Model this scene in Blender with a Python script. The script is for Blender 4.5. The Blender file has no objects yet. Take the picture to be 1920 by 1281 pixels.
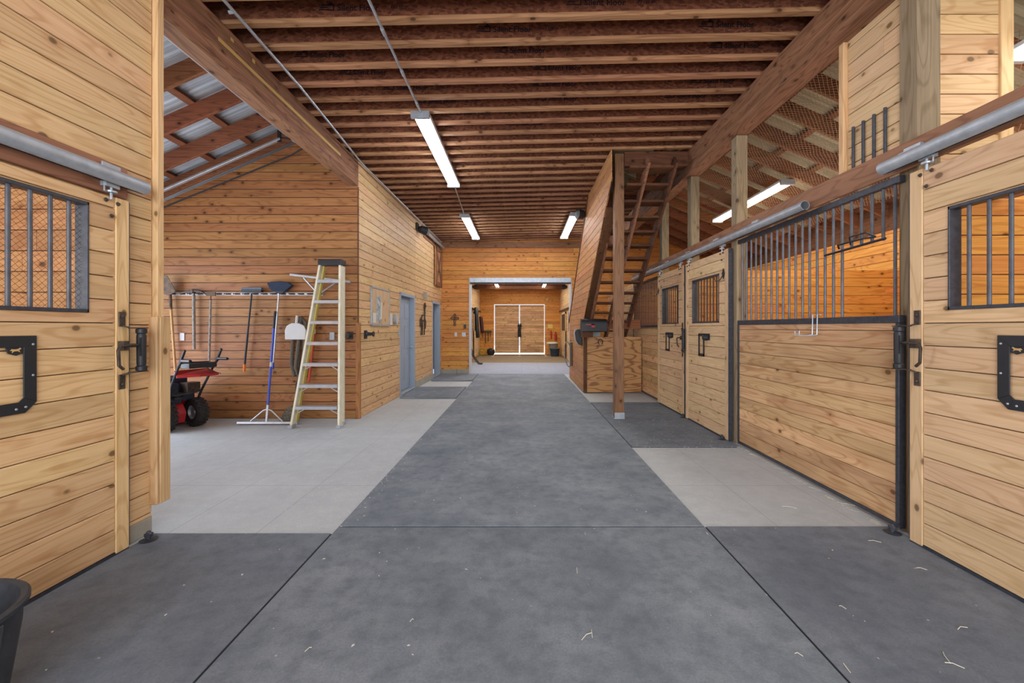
import bpy, math, random
from mathutils import Vector, Matrix
random.seed(7)
PI = math.pi
C = bpy.context.scene.collection
F, VX, VY, H = 780.0, 978.0, 615.0, 1.44      # focal length in px, vanishing point, eye height

def at(px, py, Y):
    return Vector(((px - VX) * Y / F, Y, H - (py - VY) * Y / F))

# ---------------------------------------------------------------- materials
class NT:
    def __init__(s, name):
        m = bpy.data.materials.new(name); m.use_nodes = True
        s.m = m; s.t = m.node_tree; s.b = s.t.nodes['Principled BSDF']
    def n(s, ty, **k):
        x = s.t.nodes.new(ty)
        for a, b in k.items(): setattr(x, a, b)
        return x
    def l(s, a, b): s.t.links.new(a, b)
    def math(s, op, a, b=None, c=None):
        x = s.n('ShaderNodeMath', operation=op)
        for i, v in enumerate((a, b, c)):
            if v is None: continue
            if isinstance(v, (int, float)): x.inputs[i].default_value = v
            else: s.l(v, x.inputs[i])
        return x.outputs[0]
    def mix(s, fac, a, b, blend='MIX'):
        x = s.n('ShaderNodeMix', data_type='RGBA', blend_type=blend)
        for i, v in ((0, fac), (6, a), (7, b)):
            if isinstance(v, (int, float)): x.inputs[i].default_value = v
            elif isinstance(v, tuple): x.inputs[i].default_value = (*v, 1)
            else: s.l(v, x.inputs[i])
        return x.outputs[2]
    def rng(s, v, a, b, c=0, d=1):
        x = s.n('ShaderNodeMapRange'); s.l(v, x.inputs[0])
        for i, q in enumerate((a, b, c, d)): x.inputs[1 + i].default_value = q
        return x.outputs[0]
    def noise(s, vec, scale, detail=3, rough=.5):
        x = s.n('ShaderNodeTexNoise'); s.l(vec, x.inputs['Vector'])
        x.inputs['Scale'].default_value = scale; x.inputs['Detail'].default_value = detail
        x.inputs['Roughness'].default_value = rough
        return x.outputs['Fac']
    def mapping(s, vec, sc):
        x = s.n('ShaderNodeMapping'); s.l(vec, x.inputs[0]); x.inputs['Scale'].default_value = sc
        return x.outputs[0]
    def bump(s, h, strength=.2, dist=.002):
        x = s.n('ShaderNodeBump'); s.l(h, x.inputs['Height'])
        x.inputs['Strength'].default_value = strength; x.inputs['Distance'].default_value = dist
        s.l(x.outputs[0], s.b.inputs['Normal'])

def srgb(r, g, b):
    f = lambda v: (v / 255 / 12.92) if v / 255 <= .04045 else ((v / 255 + .055) / 1.055) ** 2.4
    return (f(r), f(g), f(b))

WC = {}
PAL = {  # light, dark, knot colour, variation, stain
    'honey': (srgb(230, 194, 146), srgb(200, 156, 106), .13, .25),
    'pale': (srgb(224, 192, 152), srgb(196, 160, 118), .12, .2),
    'worn': (srgb(226, 188, 142), srgb(186, 138, 92), .24, .55),
    'amber': (srgb(224, 158, 80), srgb(188, 118, 52), .16, .25),
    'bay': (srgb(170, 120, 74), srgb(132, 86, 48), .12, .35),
    'stair': (srgb(212, 158, 108), srgb(176, 120, 76), .15, .25),
    'glulam': (srgb(164, 118, 90), srgb(112, 74, 52), .22, .4),
    'rafter': (srgb(144, 92, 62), srgb(98, 58, 38), .2, .3),
    'dark': (srgb(112, 74, 50), srgb(78, 48, 32), .2, .3),
    'post': (srgb(162, 146, 118), srgb(124, 108, 82), .2, .3),
    'postr': (srgb(148, 108, 76), srgb(110, 76, 52), .2, .3),
    'flange': (srgb(186, 138, 102), srgb(136, 92, 62), .25, .3),
    'rail': (srgb(160, 116, 88), srgb(122, 82, 60), .2, .3),
}
def wood(pal, axis):
    key = (pal, axis)
    if key in WC: return WC[key]
    c1, c2, var, stain = PAL[pal]
    N = NT('wood_%s_%s' % key)
    tc = N.n('ShaderNodeTexCoord').outputs['Object']
    rn = N.n('ShaderNodeAttribute', attribute_name='rnd').outputs['Fac']
    off = N.n('ShaderNodeVectorMath', operation='MULTIPLY_ADD')
    cb = N.n('ShaderNodeCombineXYZ')
    for i in range(3): N.l(rn, cb.inputs[i])
    N.l(cb.outputs[0], off.inputs[0]); off.inputs[1].default_value = (31.7, 27.1, 43.3); N.l(tc, off.inputs[2])
    v = off.outputs[0]
    def sc(l, a): s = [a] * 3; s['XYZ'.index(axis)] = l; return tuple(s)
    streak = N.noise(N.mapping(v, sc(1.8, 42)), 1, 4, .65)
    ringn = N.noise(N.mapping(v, sc(.75, 6.5)), 1, 1.5, .4)
    ring = N.math('SINE', N.math('MULTIPLY', ringn, 78))
    ring = N.rng(ring, .45, 1)
    vo = N.n('ShaderNodeTexVoronoi'); N.l(N.mapping(v, sc(4.2, 6.0)), vo.inputs['Vector']); vo.inputs['Scale'].default_value = 1
    knot = N.rng(vo.outputs['Distance'], .085, .13, 1, 0)
    halo = N.rng(vo.outputs['Distance'], .10, .30, 1, 0)
    blot = N.noise(N.mapping(v, sc(1.2, 3)), 1, 2)
    fac = N.math('ADD', N.math('MULTIPLY', N.rng(streak, .35, .7), .55), N.math('MULTIPLY', ring, .5))
    fac = N.math('ADD', fac, N.math('MULTIPLY', halo, .5))
    col = N.mix(fac, c1, c2)
    col = N.mix(N.math('MULTIPLY', N.rng(blot, .45, .75), stain), col, tuple(x * .62 for x in c2))
    wn = N.n('ShaderNodeTexWhiteNoise', noise_dimensions='1D'); N.l(N.math('MULTIPLY', rn, 91.7), wn.inputs['W'])
    val = N.rng(wn.outputs['Value'], 0, 1, 1 - var, 1 + var * .55)
    hs = N.n('ShaderNodeHueSaturation'); N.l(col, hs.inputs['Color']); N.l(val, hs.inputs['Value'])
    N.l(N.rng(wn.outputs['Color'], 0, 1, .488, .508), hs.inputs['Hue'])
    col = N.mix(N.math('MULTIPLY', knot, .85), hs.outputs[0], tuple(x * .22 for x in c2))
    back = N.math('LESS_THAN', rn, -.5)
    col = N.mix(back, col, tuple(x * .12 for x in c2))
    N.l(col, N.b.inputs['Base Color'])
    N.b.inputs['Roughness'].default_value = .5 if pal not in ('post', 'glulam', 'rafter', 'dark') else .75
    N.b.inputs['Specular IOR Level'].default_value = .3
    N.bump(streak, .22)
    WC[key] = N.m
    return N.m

def plain(name, col, rough=.5, metal=0, nscale=0, namt=.3, dark=None, bump=0, spec=.5):
    N = NT(name)
    N.b.inputs['Roughness'].default_value = rough; N.b.inputs['Metallic'].default_value = metal
    N.b.inputs['Specular IOR Level'].default_value = spec
    tc = N.n('ShaderNodeTexCoord').outputs['Object']
    nz = N.noise(tc, nscale or 9, 4, .6)
    d = dark or tuple(c * .6 for c in col)
    c = N.mix(N.math('MULTIPLY', N.rng(nz, .35, .7), namt), col, d)
    N.l(c, N.b.inputs['Base Color'])
    if bump: N.bump(nz, bump, .003)
    return N.m

def emis(name, col, st):
    N = NT(name); N.b.inputs['Base Color'].default_value = (*col, 1)
    N.b.inputs['Emission Color'].default_value = (*col, 1); N.b.inputs['Emission Strength'].default_value = st
    return N.m

def mat_ground(name, c1, c2, c3, seams=False, speck=.5):
    N = NT(name)
    g = N.n('ShaderNodeNewGeometry').outputs['Position']
    a = N.noise(g, 1.5, 6, .68); b = N.noise(g, 9, 5, .7); f = N.noise(g, 90, 2, .6)
    rn = N.n('ShaderNodeAttribute', attribute_name='rnd').outputs['Fac']
    col = N.mix(N.rng(a, .30, .72), c1, c2)
    col = N.mix(N.math('MULTIPLY', N.rng(b, .45, .7), .5), col, c3)
    col = N.mix(N.math('MULTIPLY', N.rng(f, .3, .75), .35), col, tuple(x * .55 for x in c1))
    hs = N.n('ShaderNodeHueSaturation'); N.l(col, hs.inputs['Color']); N.l(N.rng(rn, 0, 1, .84, 1.12), hs.inputs['Value'])
    col = hs.outputs[0]
    vo = N.n('ShaderNodeTexVoronoi'); N.l(g, vo.inputs['Vector']); vo.inputs['Scale'].default_value = 7
    sp = N.math('MULTIPLY', N.rng(vo.outputs['Distance'], .02, .05, 1, 0), speck)
    col = N.mix(sp, col, (.55, .55, .52))
    if seams:   # saw-cut lines of the slab
        sx = N.n('ShaderNodeSeparateXYZ'); N.l(g, sx.inputs[0])
        for o, st, of in ((sx.outputs[0], .62, .31), (sx.outputs[1], 1.6, .2)):
            q = N.math('FRACT', N.math('DIVIDE', N.math('ADD', o, 40 * st + of), st))
            ln = N.math('LESS_THAN', N.math('ABSOLUTE', N.math('SUBTRACT', q, .5)), .0035 / st)
            col = N.mix(N.math('MULTIPLY', ln, .4), col, tuple(x * .3 for x in c1))
    N.l(col, N.b.inputs['Base Color'])
    N.b.inputs['Roughness'].default_value = .72; N.b.inputs['Specular IOR Level'].default_value = .3
    N.bump(b, .25, .004)
    return N.m

def mat_osb():
    N = NT('strand_board')
    tc = N.n('ShaderNodeTexCoord').outputs['Object']
    vo = N.n('ShaderNodeTexVoronoi'); N.l(N.mapping(tc, (26, 26, 52)), vo.inputs['Vector']); vo.inputs['Scale'].default_value = 1
    nz = N.noise(tc, 60, 3, .7)
    col = N.mix(N.rng(vo.outputs['Color'], .2, .8), srgb(140, 88, 66), srgb(98, 58, 44))
    col = N.mix(N.math('MULTIPLY', N.rng(nz, .6, .72), .8), col, srgb(166, 112, 78))
    N.l(col, N.b.inputs['Base Color']); N.b.inputs['Roughness'].default_value = .8
    N.b.inputs['Specular IOR Level'].default_value = .15
    return N.m

def mat_plywood():
    N = NT('fir_plywood')
    tc = N.n('ShaderNodeTexCoord').outputs['Object']
    n1 = N.noise(N.mapping(tc, (.9, 1, 4.2)), 1, 1.5)
    r = N.rng(N.math('SINE', N.math('MULTIPLY', n1, 60)), .2, 1)
    vo = N.n('ShaderNodeTexVoronoi'); N.l(N.mapping(tc, (2.6, 1, 4)), vo.inputs['Vector']); vo.inputs['Scale'].default_value = 1
    k = N.rng(vo.outputs['Distance'], .05, .1, 1, 0)
    col = N.mix(r, srgb(196, 146, 92), srgb(142, 92, 50))
    col = N.mix(k, col, srgb(80, 45, 25))
    N.l(col, N.b.inputs['Base Color']); N.b.inputs['Roughness'].default_value = .55
    return N.m

def mat_net(name, cell, thick, ax, col):
    """diamond netting: thin strands with open holes"""
    N = NT(name)
    tc = N.n('ShaderNodeTexCoord').outputs['Object']
    s = N.n('ShaderNodeSeparateXYZ'); N.l(tc, s.inputs[0])
    wob = N.math('MULTIPLY', N.noise(tc, 2.2, 2), cell * 1.6)
    u, v = s.outputs[ax[0]], s.outputs[ax[1]]
    lines = None
    for sg in ('ADD', 'SUBTRACT'):
        q = N.math('DIVIDE', N.math('ADD', N.math(sg, u, v), wob), cell)
        d = N.math('ABSOLUTE', N.math('SUBTRACT', N.math('FRACT', N.math('ADD', q, 200)), .5))
        h = N.math('LESS_THAN', d, thick / cell)
        lines = h if lines is None else N.math('MAXIMUM', lines, h)
    N.l(lines, N.b.inputs['Alpha']); N.b.inputs['Base Color'].default_value = (*col, 1)
    N.b.inputs['Roughness'].default_value = .7
    return N.m

M_ = {
 'mat': mat_ground('rubber_matting', srgb(102, 112, 123), srgb(148, 156, 165), srgb(80, 89, 100), speck=.9),
 'matd': mat_ground('rubber_matting_dark', srgb(104, 112, 123), srgb(136, 144, 154), srgb(80, 88, 99), speck=.9),
 'conc': mat_ground('pale_concrete', srgb(202, 208, 212), srgb(182, 188, 193), srgb(214, 217, 218), True, .25),
 'conc2': mat_ground('blue_concrete', srgb(164, 172, 190), srgb(150, 158, 178), srgb(174, 182, 198), True, .25),
 'dirt': mat_ground('brown_matting', srgb(128, 112, 90), srgb(148, 132, 108), srgb(110, 96, 80), False, .3),
 'curb': plain('concrete_curb', srgb(168, 164, 152), .85, 0, 6, .4, bump=.3),
 'galv': plain('galvanized_steel', srgb(184, 192, 202), .38, .45, 14, .5, srgb(140, 146, 156)),
 'steel': plain('dark_steel', srgb(78, 82, 92), .45, .5, 30, .7, srgb(52, 54, 62)),
 'bar': plain('grey_bar_steel', srgb(96, 99, 108), .42, .4, 12, .7, srgb(62, 64, 72)),
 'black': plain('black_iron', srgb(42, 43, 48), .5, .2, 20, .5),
 'iron': plain('weathered_iron', srgb(96, 84, 76), .55, .6, 30, .8, srgb(54, 46, 42)),
 'blackp': plain('black_plastic', srgb(36, 38, 44), .45, 0, 20, .4),
 'rubber': plain('black_rubber', srgb(56, 60, 68), .6, 0, 18, .7, srgb(34, 36, 42), bump=.2),
 'tyre': plain('tyre_rubber', srgb(52, 52, 54), .8, 0, 30, .6, srgb(26, 26, 28)),
 'alu': plain('brushed_aluminium', srgb(196, 200, 208), .35, .6, 12, .4, srgb(150, 152, 160)),
 'fibre': plain('cream_fibreglass', srgb(228, 224, 204), .5, 0, 8, .4, srgb(190, 178, 132)),
 'yellow': plain('yellow_fibreglass', srgb(206, 190, 98), .5, 0, 8, .5),
 'white': plain('white_plastic', srgb(206, 206, 208), .5, 0, 6, .15),
 'paint': plain('grey_blue_paint', srgb(158, 172, 190), .45, 0, 5, .2, srgb(138, 152, 172)),
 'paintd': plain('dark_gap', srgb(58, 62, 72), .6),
 'red': plain('red_paint', srgb(186, 34, 44), .35, 0, 10, .3),
 'blue': plain('blue_handle', srgb(44, 82, 196), .35, 0, 8, .2),
 'navy': plain('engine_blue', srgb(50, 62, 88), .45, .3, 30, .8, srgb(24, 28, 40)),
 'orange': plain('orange_grip', srgb(240, 122, 28), .45, 0, 8, .1),
 'redor': plain('red_orange_handle', srgb(208, 78, 46), .45, 0, 8, .3),
 'ash': plain('pale_wood_handle', srgb(206, 166, 110), .6, 0, 12, .4),
 'greyw': plain('grey_weathered_handle', srgb(160, 154, 146), .8, 0, 22, .8, srgb(106, 100, 94)),
 'rust': plain('rusted_steel', srgb(112, 92, 78), .75, .4, 16, .8, srgb(66, 56, 50)),
 'brist': plain('blue_black_bristles', srgb(44, 54, 78), .9, 0, 60, .8, bump=.6),
 'strap': plain('grey_webbing', srgb(112, 104, 94), .9, 0, 30, .6, bump=.4),
 'straw': plain('straw', srgb(226, 222, 202), .7),
 'chaff': plain('pale_chaff', srgb(208, 208, 202), .8),
 'paper': plain('paper', srgb(224, 224, 216), .8, 0, 4, .1),
 'osb': mat_osb(), 'ply': mat_plywood(),
 'roof': plain('corrugated_metal', srgb(186, 192, 200), .5, .15, 3, .5, srgb(150, 156, 166)),
 'roofy': plain('corrugated_metal_warm', srgb(178, 170, 146), .5, .15, 3, .5, srgb(150, 142, 120)),
 'ink': plain('printed_ink', srgb(12, 14, 36), .8),
 'tube': emis('lit_tube', (.86, .92, 1), 30), 'tubey': emis('lit_tube_warm', (1, .92, .70), 19),
 'mesh': mat_net('wire_mesh', .034, .0011, (1, 2), srgb(60, 50, 44)),
 'net': mat_net('bird_netting', .055, .0032, (0, 1), srgb(150, 120, 96)),
 'tealb': plain('blue_bucket_plastic', srgb(46, 62, 84), .5), 'greyb': plain('grey_can_plastic', srgb(150, 146, 134), .6),
 'green': plain('yellow_green_hose', srgb(150, 150, 44), .5), 'ylab': plain('yellow_notice', srgb(226, 206, 120), .7),
 'maroon': plain('maroon_rug_cloth', srgb(70, 34, 40), .9, 0, 30, .5),
 'gravel': plain('pale_gravel', srgb(225, 225, 222), .9, 0, 6, .2),
}

# ---------------------------------------------------------------- mesh building
W = {}
class MB:
    def __init__(s): s.v = []; s.f = []; s.r = []; s.X = None
    def add(s, vs, fs, rnd=None):
        b = len(s.v); r = random.random() if rnd is None else rnd
        s.v += [s.X @ Vector(p) if s.X else Vector(p) for p in vs]
        for f in fs: s.f.append([b + i for i in f]); s.r.append(r)
        return s
    def hexa(s, p, rnd=None):
        return s.add(p, [(0, 3, 2, 1), (4, 5, 6, 7), (0, 1, 5, 4), (1, 2, 6, 5), (2, 3, 7, 6), (3, 0, 4, 7)], rnd)
    def box(s, x0, x1, y0, y1, z0, z1, rnd=None):
        x0, x1 = sorted((x0, x1)); y0, y1 = sorted((y0, y1)); z0, z1 = sorted((z0, z1))
        return s.hexa([(x0, y0, z0), (x1, y0, z0), (x1, y1, z0), (x0, y1, z0), (x0, y0, z1), (x1, y0, z1), (x1, y1, z1), (x0, y1, z1)], rnd)
    def bar(s, p, q, w, t, up=(0, 0, 1), rnd=None):
        """rectangular bar p->q, w wide (sideways), t thick (towards up)"""
        p, q = Vector(p), Vector(q); d = (q - p).normalized(); up = Vector(up)
        sd = d.cross(up)
        if sd.length < 1e-5: sd = d.cross(Vector((1, 0, 0)))
        sd.normalize(); u = sd.cross(d).normalized(); sd *= w / 2; u *= t / 2
        return s.hexa([p - sd - u, p + sd - u, q + sd - u, q - sd - u, p - sd + u, p + sd + u, q + sd + u, q - sd + u], rnd)
    def tube(s, pts, r, n=10, r2=None, rnd=None, closed=False):
        pts = [Vector(p) for p in pts]; m = len(pts); vs = []; fs = []
        ref = None
        for i, p in enumerate(pts):
            if closed: d = pts[(i + 1) % m] - pts[i - 1]
            else: d = pts[min(i + 1, m - 1)] - pts[max(i - 1, 0)]
            d.normalize()
            if ref is None: ref = d.orthogonal().normalized()
            a = (ref - d * ref.dot(d)).normalized(); ref = a; b = d.cross(a)
            rr = r if r2 is None else r + (r2 - r) * i / (m - 1)
            for k in range(n):
                t = 2 * PI * k / n; vs.append(p + a * rr * math.cos(t) + b * rr * math.sin(t))
        for i in range(m if closed else m - 1):
            j = (i + 1) % m
            for k in range(n):
                k2 = (k + 1) % n
                fs.append((i * n + k, i * n + k2, j * n + k2, j * n + k))
        if not closed: fs += [tuple(range(n))[::-1], tuple((m - 1) * n + k for k in range(n))]
        return s.add(vs, fs, rnd)
    def lathe(s, prof, c, axis=(0, 0, 1), n=24, rnd=None, sx=1, sy=1, caps=True):
        a = Vector(axis).normalized(); u = a.orthogonal().normalized(); w = a.cross(u); c = Vector(c); vs = []; fs = []
        m = len(prof)
        for r, h in prof:
            for k in range(n):
                t = 2 * PI * k / n; vs.append(c + a * h + u * r * math.cos(t) * sx + w * r * math.sin(t) * sy)
        for i in range(m - 1):
            for k in range(n):
                k2 = (k + 1) % n; fs.append((i * n + k, i * n + k2, (i + 1) * n + k2, (i + 1) * n + k))
        if caps and prof[0][0] > 1e-4: fs.append(tuple(range(n))[::-1])
        if caps and prof[-1][0] > 1e-4: fs.append(tuple((m - 1) * n + k for k in range(n)))
        return s.add(vs, fs, rnd)
    def prism(s, poly, f3, d, rnd=None):
        """poly: 2D points, f3(u, v) -> point, d: extrusion vector"""
        n = len(poly); d = Vector(d); a = [Vector(f3(*p)) for p in poly]; b = [p + d for p in a]
        return s.add(a + b, [tuple(range(n)), tuple(range(2 * n - 1, n - 1, -1))] + [(i, i + n, (i + 1) % n + n, (i + 1) % n) for i in range(n)], rnd)
    def build(s, name, mat, parent=None, bevel=0, smooth=False, kind=None):
        me = bpy.data.meshes.new(name)
        inv = W[parent.name].inverted() if parent else Matrix()
        me.from_pydata([inv @ p for p in s.v], [], s.f)
        at_ = me.attributes.new('rnd', 'FLOAT', 'FACE'); at_.data.foreach_set('value', s.r)
        me.materials.append(mat)
        import bmesh
        bm = bmesh.new(); bm.from_mesh(me); bmesh.ops.recalc_face_normals(bm, faces=bm.faces); bm.to_mesh(me); bm.free()
        if smooth:
            me.shade_smooth()
            try: me.set_sharp_from_angle(angle=math.radians(40))
            except Exception: pass
        o = bpy.data.objects.new(name, me); C.objects.link(o)
        if bevel:
            b = o.modifiers.new('bevel', 'BEVEL'); b.width = bevel; b.segments = 2 if bevel > .006 else 1; b.limit_method = 'ANGLE'
        if parent: o.parent = parent; W[o.name] = W[parent.name].copy()
        else: W[o.name] = Matrix()
        if kind: o['kind'] = kind
        return o

def thing(name, label, cat, loc=(0, 0, 0), rz=0, group=None):
    o = bpy.data.objects.new(name, None); C.objects.link(o)
    o.empty_display_size = .1
    o.location = loc; o.rotation_euler = (0, 0, rz)
    W[o.name] = Matrix.Translation(loc) @ Matrix.Rotation(rz, 4, 'Z')
    o['label'] = label; o['category'] = cat; o['kind'] = 'thing'
    if group: o['group'] = group
    return o
def tag(o, label, cat, group=None, kind=None):
    o['label'] = label; o['category'] = cat
    if group: o['group'] = group
    o['kind'] = kind or 'thing'
    return o
def dup(root, loc, label, group=None, rz=None):
    r = root.copy(); C.objects.link(r); r.location = loc; r['label'] = label
    if rz is not None: r.rotation_euler = (0, 0, rz)
    if group: r['group'] = group
    for ch in list(root.children):
        c = ch.copy(); C.objects.link(c); c.parent = r
        for g in ch.children:
            d = g.copy(); C.objects.link(d); d.parent = c
    return r

def clip(poly, ax, lo, hi):
    for val, sg in ((lo, 1), (hi, -1)):
        out = []; n = len(poly)
        for i in range(n):
            a, b = poly[i], poly[(i + 1) % n]
            da, db = sg * (a[ax] - val), sg * (b[ax] - val)
            if da >= 0: out.append(a)
            if (da >= 0) != (db >= 0):
                t = da / (da - db); out.append((a[0] + t * (b[0] - a[0]), a[1] + t * (b[1] - a[1])))
        poly = out
        if len(poly) < 3: return []
    return poly

def boards(mb, poly, f3, d, bh=.14, z0=0, gap=.006, seed=1, jl=(2.0, 4.2), back=True):
    """tongue-and-groove courses filling a convex polygon (u, z)"""
    rs = random.Random(seed)
    us = [p[0] for p in poly]; zs = [p[1] for p in poly]; u0, u1 = min(us), max(us)
    k0 = math.floor((min(zs) - z0) / bh); k1 = math.ceil((max(zs) - z0) / bh)
    d = Vector(d)
    for k in range(k0, k1):
        rk = random.Random(seed * 977 + k)
        za, zb = z0 + k * bh + gap / 2, z0 + (k + 1) * bh - gap / 2
        row = clip(poly, 1, za, zb)
        if not row: continue
        u = u0 - rk.random() * 3
        while u < u1:
            e = u + rk.uniform(*jl)
            rr = rk.random()
            pc = clip(row, 0, max(u, u0), min(e, u1) - (.002 if e < u1 else 0)) if e > u0 else []
            if pc: mb.prism(pc, f3, d, rr)
            u = e
    if back:
        mb.prism(poly, lambda a, b: Vector(f3(a, b)) + d * .35, d * .65, -1)

def rect(u0, u1, z0, z1): return [(u0, z0), (u1, z0), (u1, z1), (u0, z1)]
def planeX(x): return lambda u, z: (x, u, z)
def planeY(y): return lambda u, z: (u, y, z)

# ================================================================ SETTING
# floor slabs
mb = MB(); mb.box(-6.4, 6.3, -4, 12.95, -.12, 0); mb.build('floor', M_['conc'], kind='structure')
mb = MB(); mb.box(-2.6, 2.6, 12.95, 17.2, -.12, 0); mb.build('floor', M_['conc2'], kind='structure')
mb = MB(); mb.box(-2.6, 2.6, 17.2, 22.75, -.12, .0); mb.build('floor', M_['dirt'], kind='structure')
mb = MB(); mb.box(-9, 9, 22.75, 34, -.14, -.02); mb.build('floor', M_['gravel'], kind='structure')

hon = wood('honey', 'Y'); ambx = wood('amber', 'X')
# left front wall with stall doorway
mb = MB()
D0, D1, DZ = 1.42, 2.62, 2.24
for r, sd in ((rect(-3.5, D0, .12, DZ), 3), (rect(D1, 2.925, .12, DZ), 4), (rect(-3.5, 2.925, DZ, 4.1), 3)):
    boards(mb, r, planeX(-2.60), (-.03, 0, 0), seed=sd, bh=.146, jl=(9, 12))
mb.build('wall_left', hon, bevel=.003, kind='structure')
mb = MB(); mb.box(-2.76, -2.63, -3.5, D0, 0, 4.1); mb.box(-2.76, -2.63, D1, 2.925, 0.12, 4.1); mb.box(-2.76, -2.63, D0, D1, DZ, 4.1)
mb.build('wall_left', wood('dark', 'Y'), kind='structure')
mb = MB(); mb.box(-2.75, -2.60, D1 + .0, 2.93, 0, .12); mb.build('baseboard_left', M_['curb'], bevel=.008, kind='structure')
mb = MB(); mb.box(-2.74, -2.565, 2.93, 2.985, 1.5, 4.05); mb.build('trim_1', wood('honey', 'Z'), bevel=.004, kind='structure')
mb = MB(); mb.box(-2.75, -2.55, 2.905, 2.93, .2, 1.52, .3); mb.box(-2.76, -2.545, 2.93, 3.02, .2, 1.52, .8); mb.build('trim_2', wood('honey', 'Z'), bevel=.006, kind='structure')
# left bay
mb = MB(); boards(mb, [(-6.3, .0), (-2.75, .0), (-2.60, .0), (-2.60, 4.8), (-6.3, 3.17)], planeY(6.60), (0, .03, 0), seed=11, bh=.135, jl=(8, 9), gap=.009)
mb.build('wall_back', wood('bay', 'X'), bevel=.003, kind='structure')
mb = MB(); boards(mb, rect(-6.3, -2.77, 0, 2.4), planeY(2.80), (0, .03, 0), seed=12); mb.box(-6.3, -2.77, 2.835, 2.93, 0, 2.4, .1)
mb.build('wall_back', wood('stair', 'X'), bevel=.003, kind='structure')
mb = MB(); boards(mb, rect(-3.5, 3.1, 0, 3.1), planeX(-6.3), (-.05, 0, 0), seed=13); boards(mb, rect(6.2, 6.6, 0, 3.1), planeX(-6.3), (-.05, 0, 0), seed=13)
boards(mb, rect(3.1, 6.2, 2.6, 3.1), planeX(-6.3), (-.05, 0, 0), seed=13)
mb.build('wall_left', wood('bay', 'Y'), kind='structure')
mb = MB(); mb.box(-2.625, -2.555, 6.575, 6.62, 0, 1.52, .4); mb.build('trim_3', wood('bay', 'Z'), bevel=.004, kind='structure')
mb = MB(); mb.box(-2.60, -2.585, 6.585, 6.615, 1.52, 3.68, .4); mb.build('trim_4', wood('dark', 'Z'), bevel=.004, kind='structure')
# left aisle wall beyond the bay, slightly out of parallel
TH = math.atan(.0175)
LM = Matrix.Translation((-2.59, 6.60, 0)) @ Matrix.Rotation(-TH, 4, 'Z')
LL = 6.32                                   # length to far wall
d1a, d1b = 2.17, 3.20; d2a, d2b = 5.10, 6.00
mb = MB(); mb.X = LM
for r, sd in ((rect(0.0, 3.3, 2.17, 4.09), 21), (rect(3.3, LL, 2.17, 4.09), 22), (rect(0.0, d1a, .0, 2.17), 21),
              (rect(d1b, d2a, .17, 2.17), 22), (rect(d2b, LL, .17, 2.17), 22)):
    boards(mb, r, planeX(0), (-.03, 0, 0), seed=sd, bh=.135, jl=(9, 12), gap=.007)
mb.build('wall_left', wood('honey', 'Y'), bevel=.003, kind='structure')
mb = MB(); mb.X = LM
for a, b, z0, z1 in ((0.03, LL, 2.17, 4.05), (0.03, d1a, 0, 2.17), (d1b, d2a, 0, 2.17), (d2b, LL, 0, 2.17)): mb.box(-.16, -.03, a, b, z0, z1)
mb.build('wall_left', wood('dark', 'Y'), kind='structure')
mb = MB(); mb.X = LM; mb.box(-.1, .012, d1b + .06, d2a - .06, 0, .17); mb.box(-.1, .012, d2b + .06, LL, 0, .17)
mb.build('baseboard_left', M_['curb'], bevel=.008, kind='structure')

def man_door(a, b, leaf, idx):
    root = bpy.data.objects.new('door_%d' % idx, None); C.objects.link(root); root['kind'] = 'structure'; W[root.name] = Matrix()
    mb = MB(); mb.X = LM
    for q in ((a - .06, a + .02), (b - .02, b + .06)): mb.box(-.17, .012, q[0], q[1], .02, 2.2)
    mb.box(-.17, .012, a - .06, b + .06, 2.13, 2.2); mb.build('door_frame', M_['paint'], root, bevel=.004)
    mb = MB(); mb.X = LM; mb.box(-.2, .03, a - .02, b + .02, 0, .05); mb.build('threshold', M_['galv'], root, bevel=.004)
    if leaf:
        mb = MB(); mb.X = LM; mb.box(-.135, -.095, a + .03, b - .03, .06, 2.12)
        w = (b - a - .06)
        for cx in (a + .03 + w * .28, a + .03 + w * .72):
            for z0, z1 in ((.28, .82), (.98, 1.50), (1.64, 1.98)):
                mb.box(-.098, -.085, cx - .15, cx + .15, z0, z1); mb.box(-.088, -.08, cx - .11, cx + .11, z0 + .04, z1 - .04)
        lf = mb.build('door_leaf', M_['paint'], root, bevel=.006)
        mb = MB(); mb.X = LM; mb.lathe([(.012, 0), (.012, .04), (.028, .05), (.03, .07), (.02, .085), (0, .087)], (-.095, b - .1, 1.0), (1, 0, 0), 14)
        mb.build('door_knob', M_['galv'], lf, smooth=True)
    else:
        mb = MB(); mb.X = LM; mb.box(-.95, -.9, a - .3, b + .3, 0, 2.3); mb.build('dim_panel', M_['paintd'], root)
    return root
man_door(d1a, d1b, True, 1); man_door(d2a, d2b, False, 2)

# far wall with doorway
FY = 12.90; DX0, DX1, DT = -1.60, 1.52, 2.99
mb = MB()
for r in (rect(-2.60, DX0, .16, DT), rect(DX1, 6.1, .0, DT), rect(-2.6, 2.55, DT, 4.1)):
    boards(mb, r, planeY(FY), (0, .03, 0), seed=31, bh=.14, jl=(4, 7), gap=.007)
mb.build('wall_far', ambx, bevel=.003, kind='structure')
mb = MB(); mb.box(-6.3, DX0, FY + .03, FY + .16, .16, DT); mb.box(DX1, 6.1, FY + .03, FY + .16, .0, DT); mb.box(-6.3, 6.1, FY + .03, FY + .16, DT, 4.9)
mb.box(-5, 5, FY + .03, FY + .1, 4.9, 5.6)
mb.build('wall_far', wood('amber', 'X'), kind='structure')
mb = MB(); mb.box(-2.55, -2.02, FY - .015, FY + .14, 0, .16); mb.box(-2.01, DX0, FY - .015, FY + .14, 0, .16); mb.build('baseboard_far', M_['curb'], bevel=.006, kind='structure')
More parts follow.
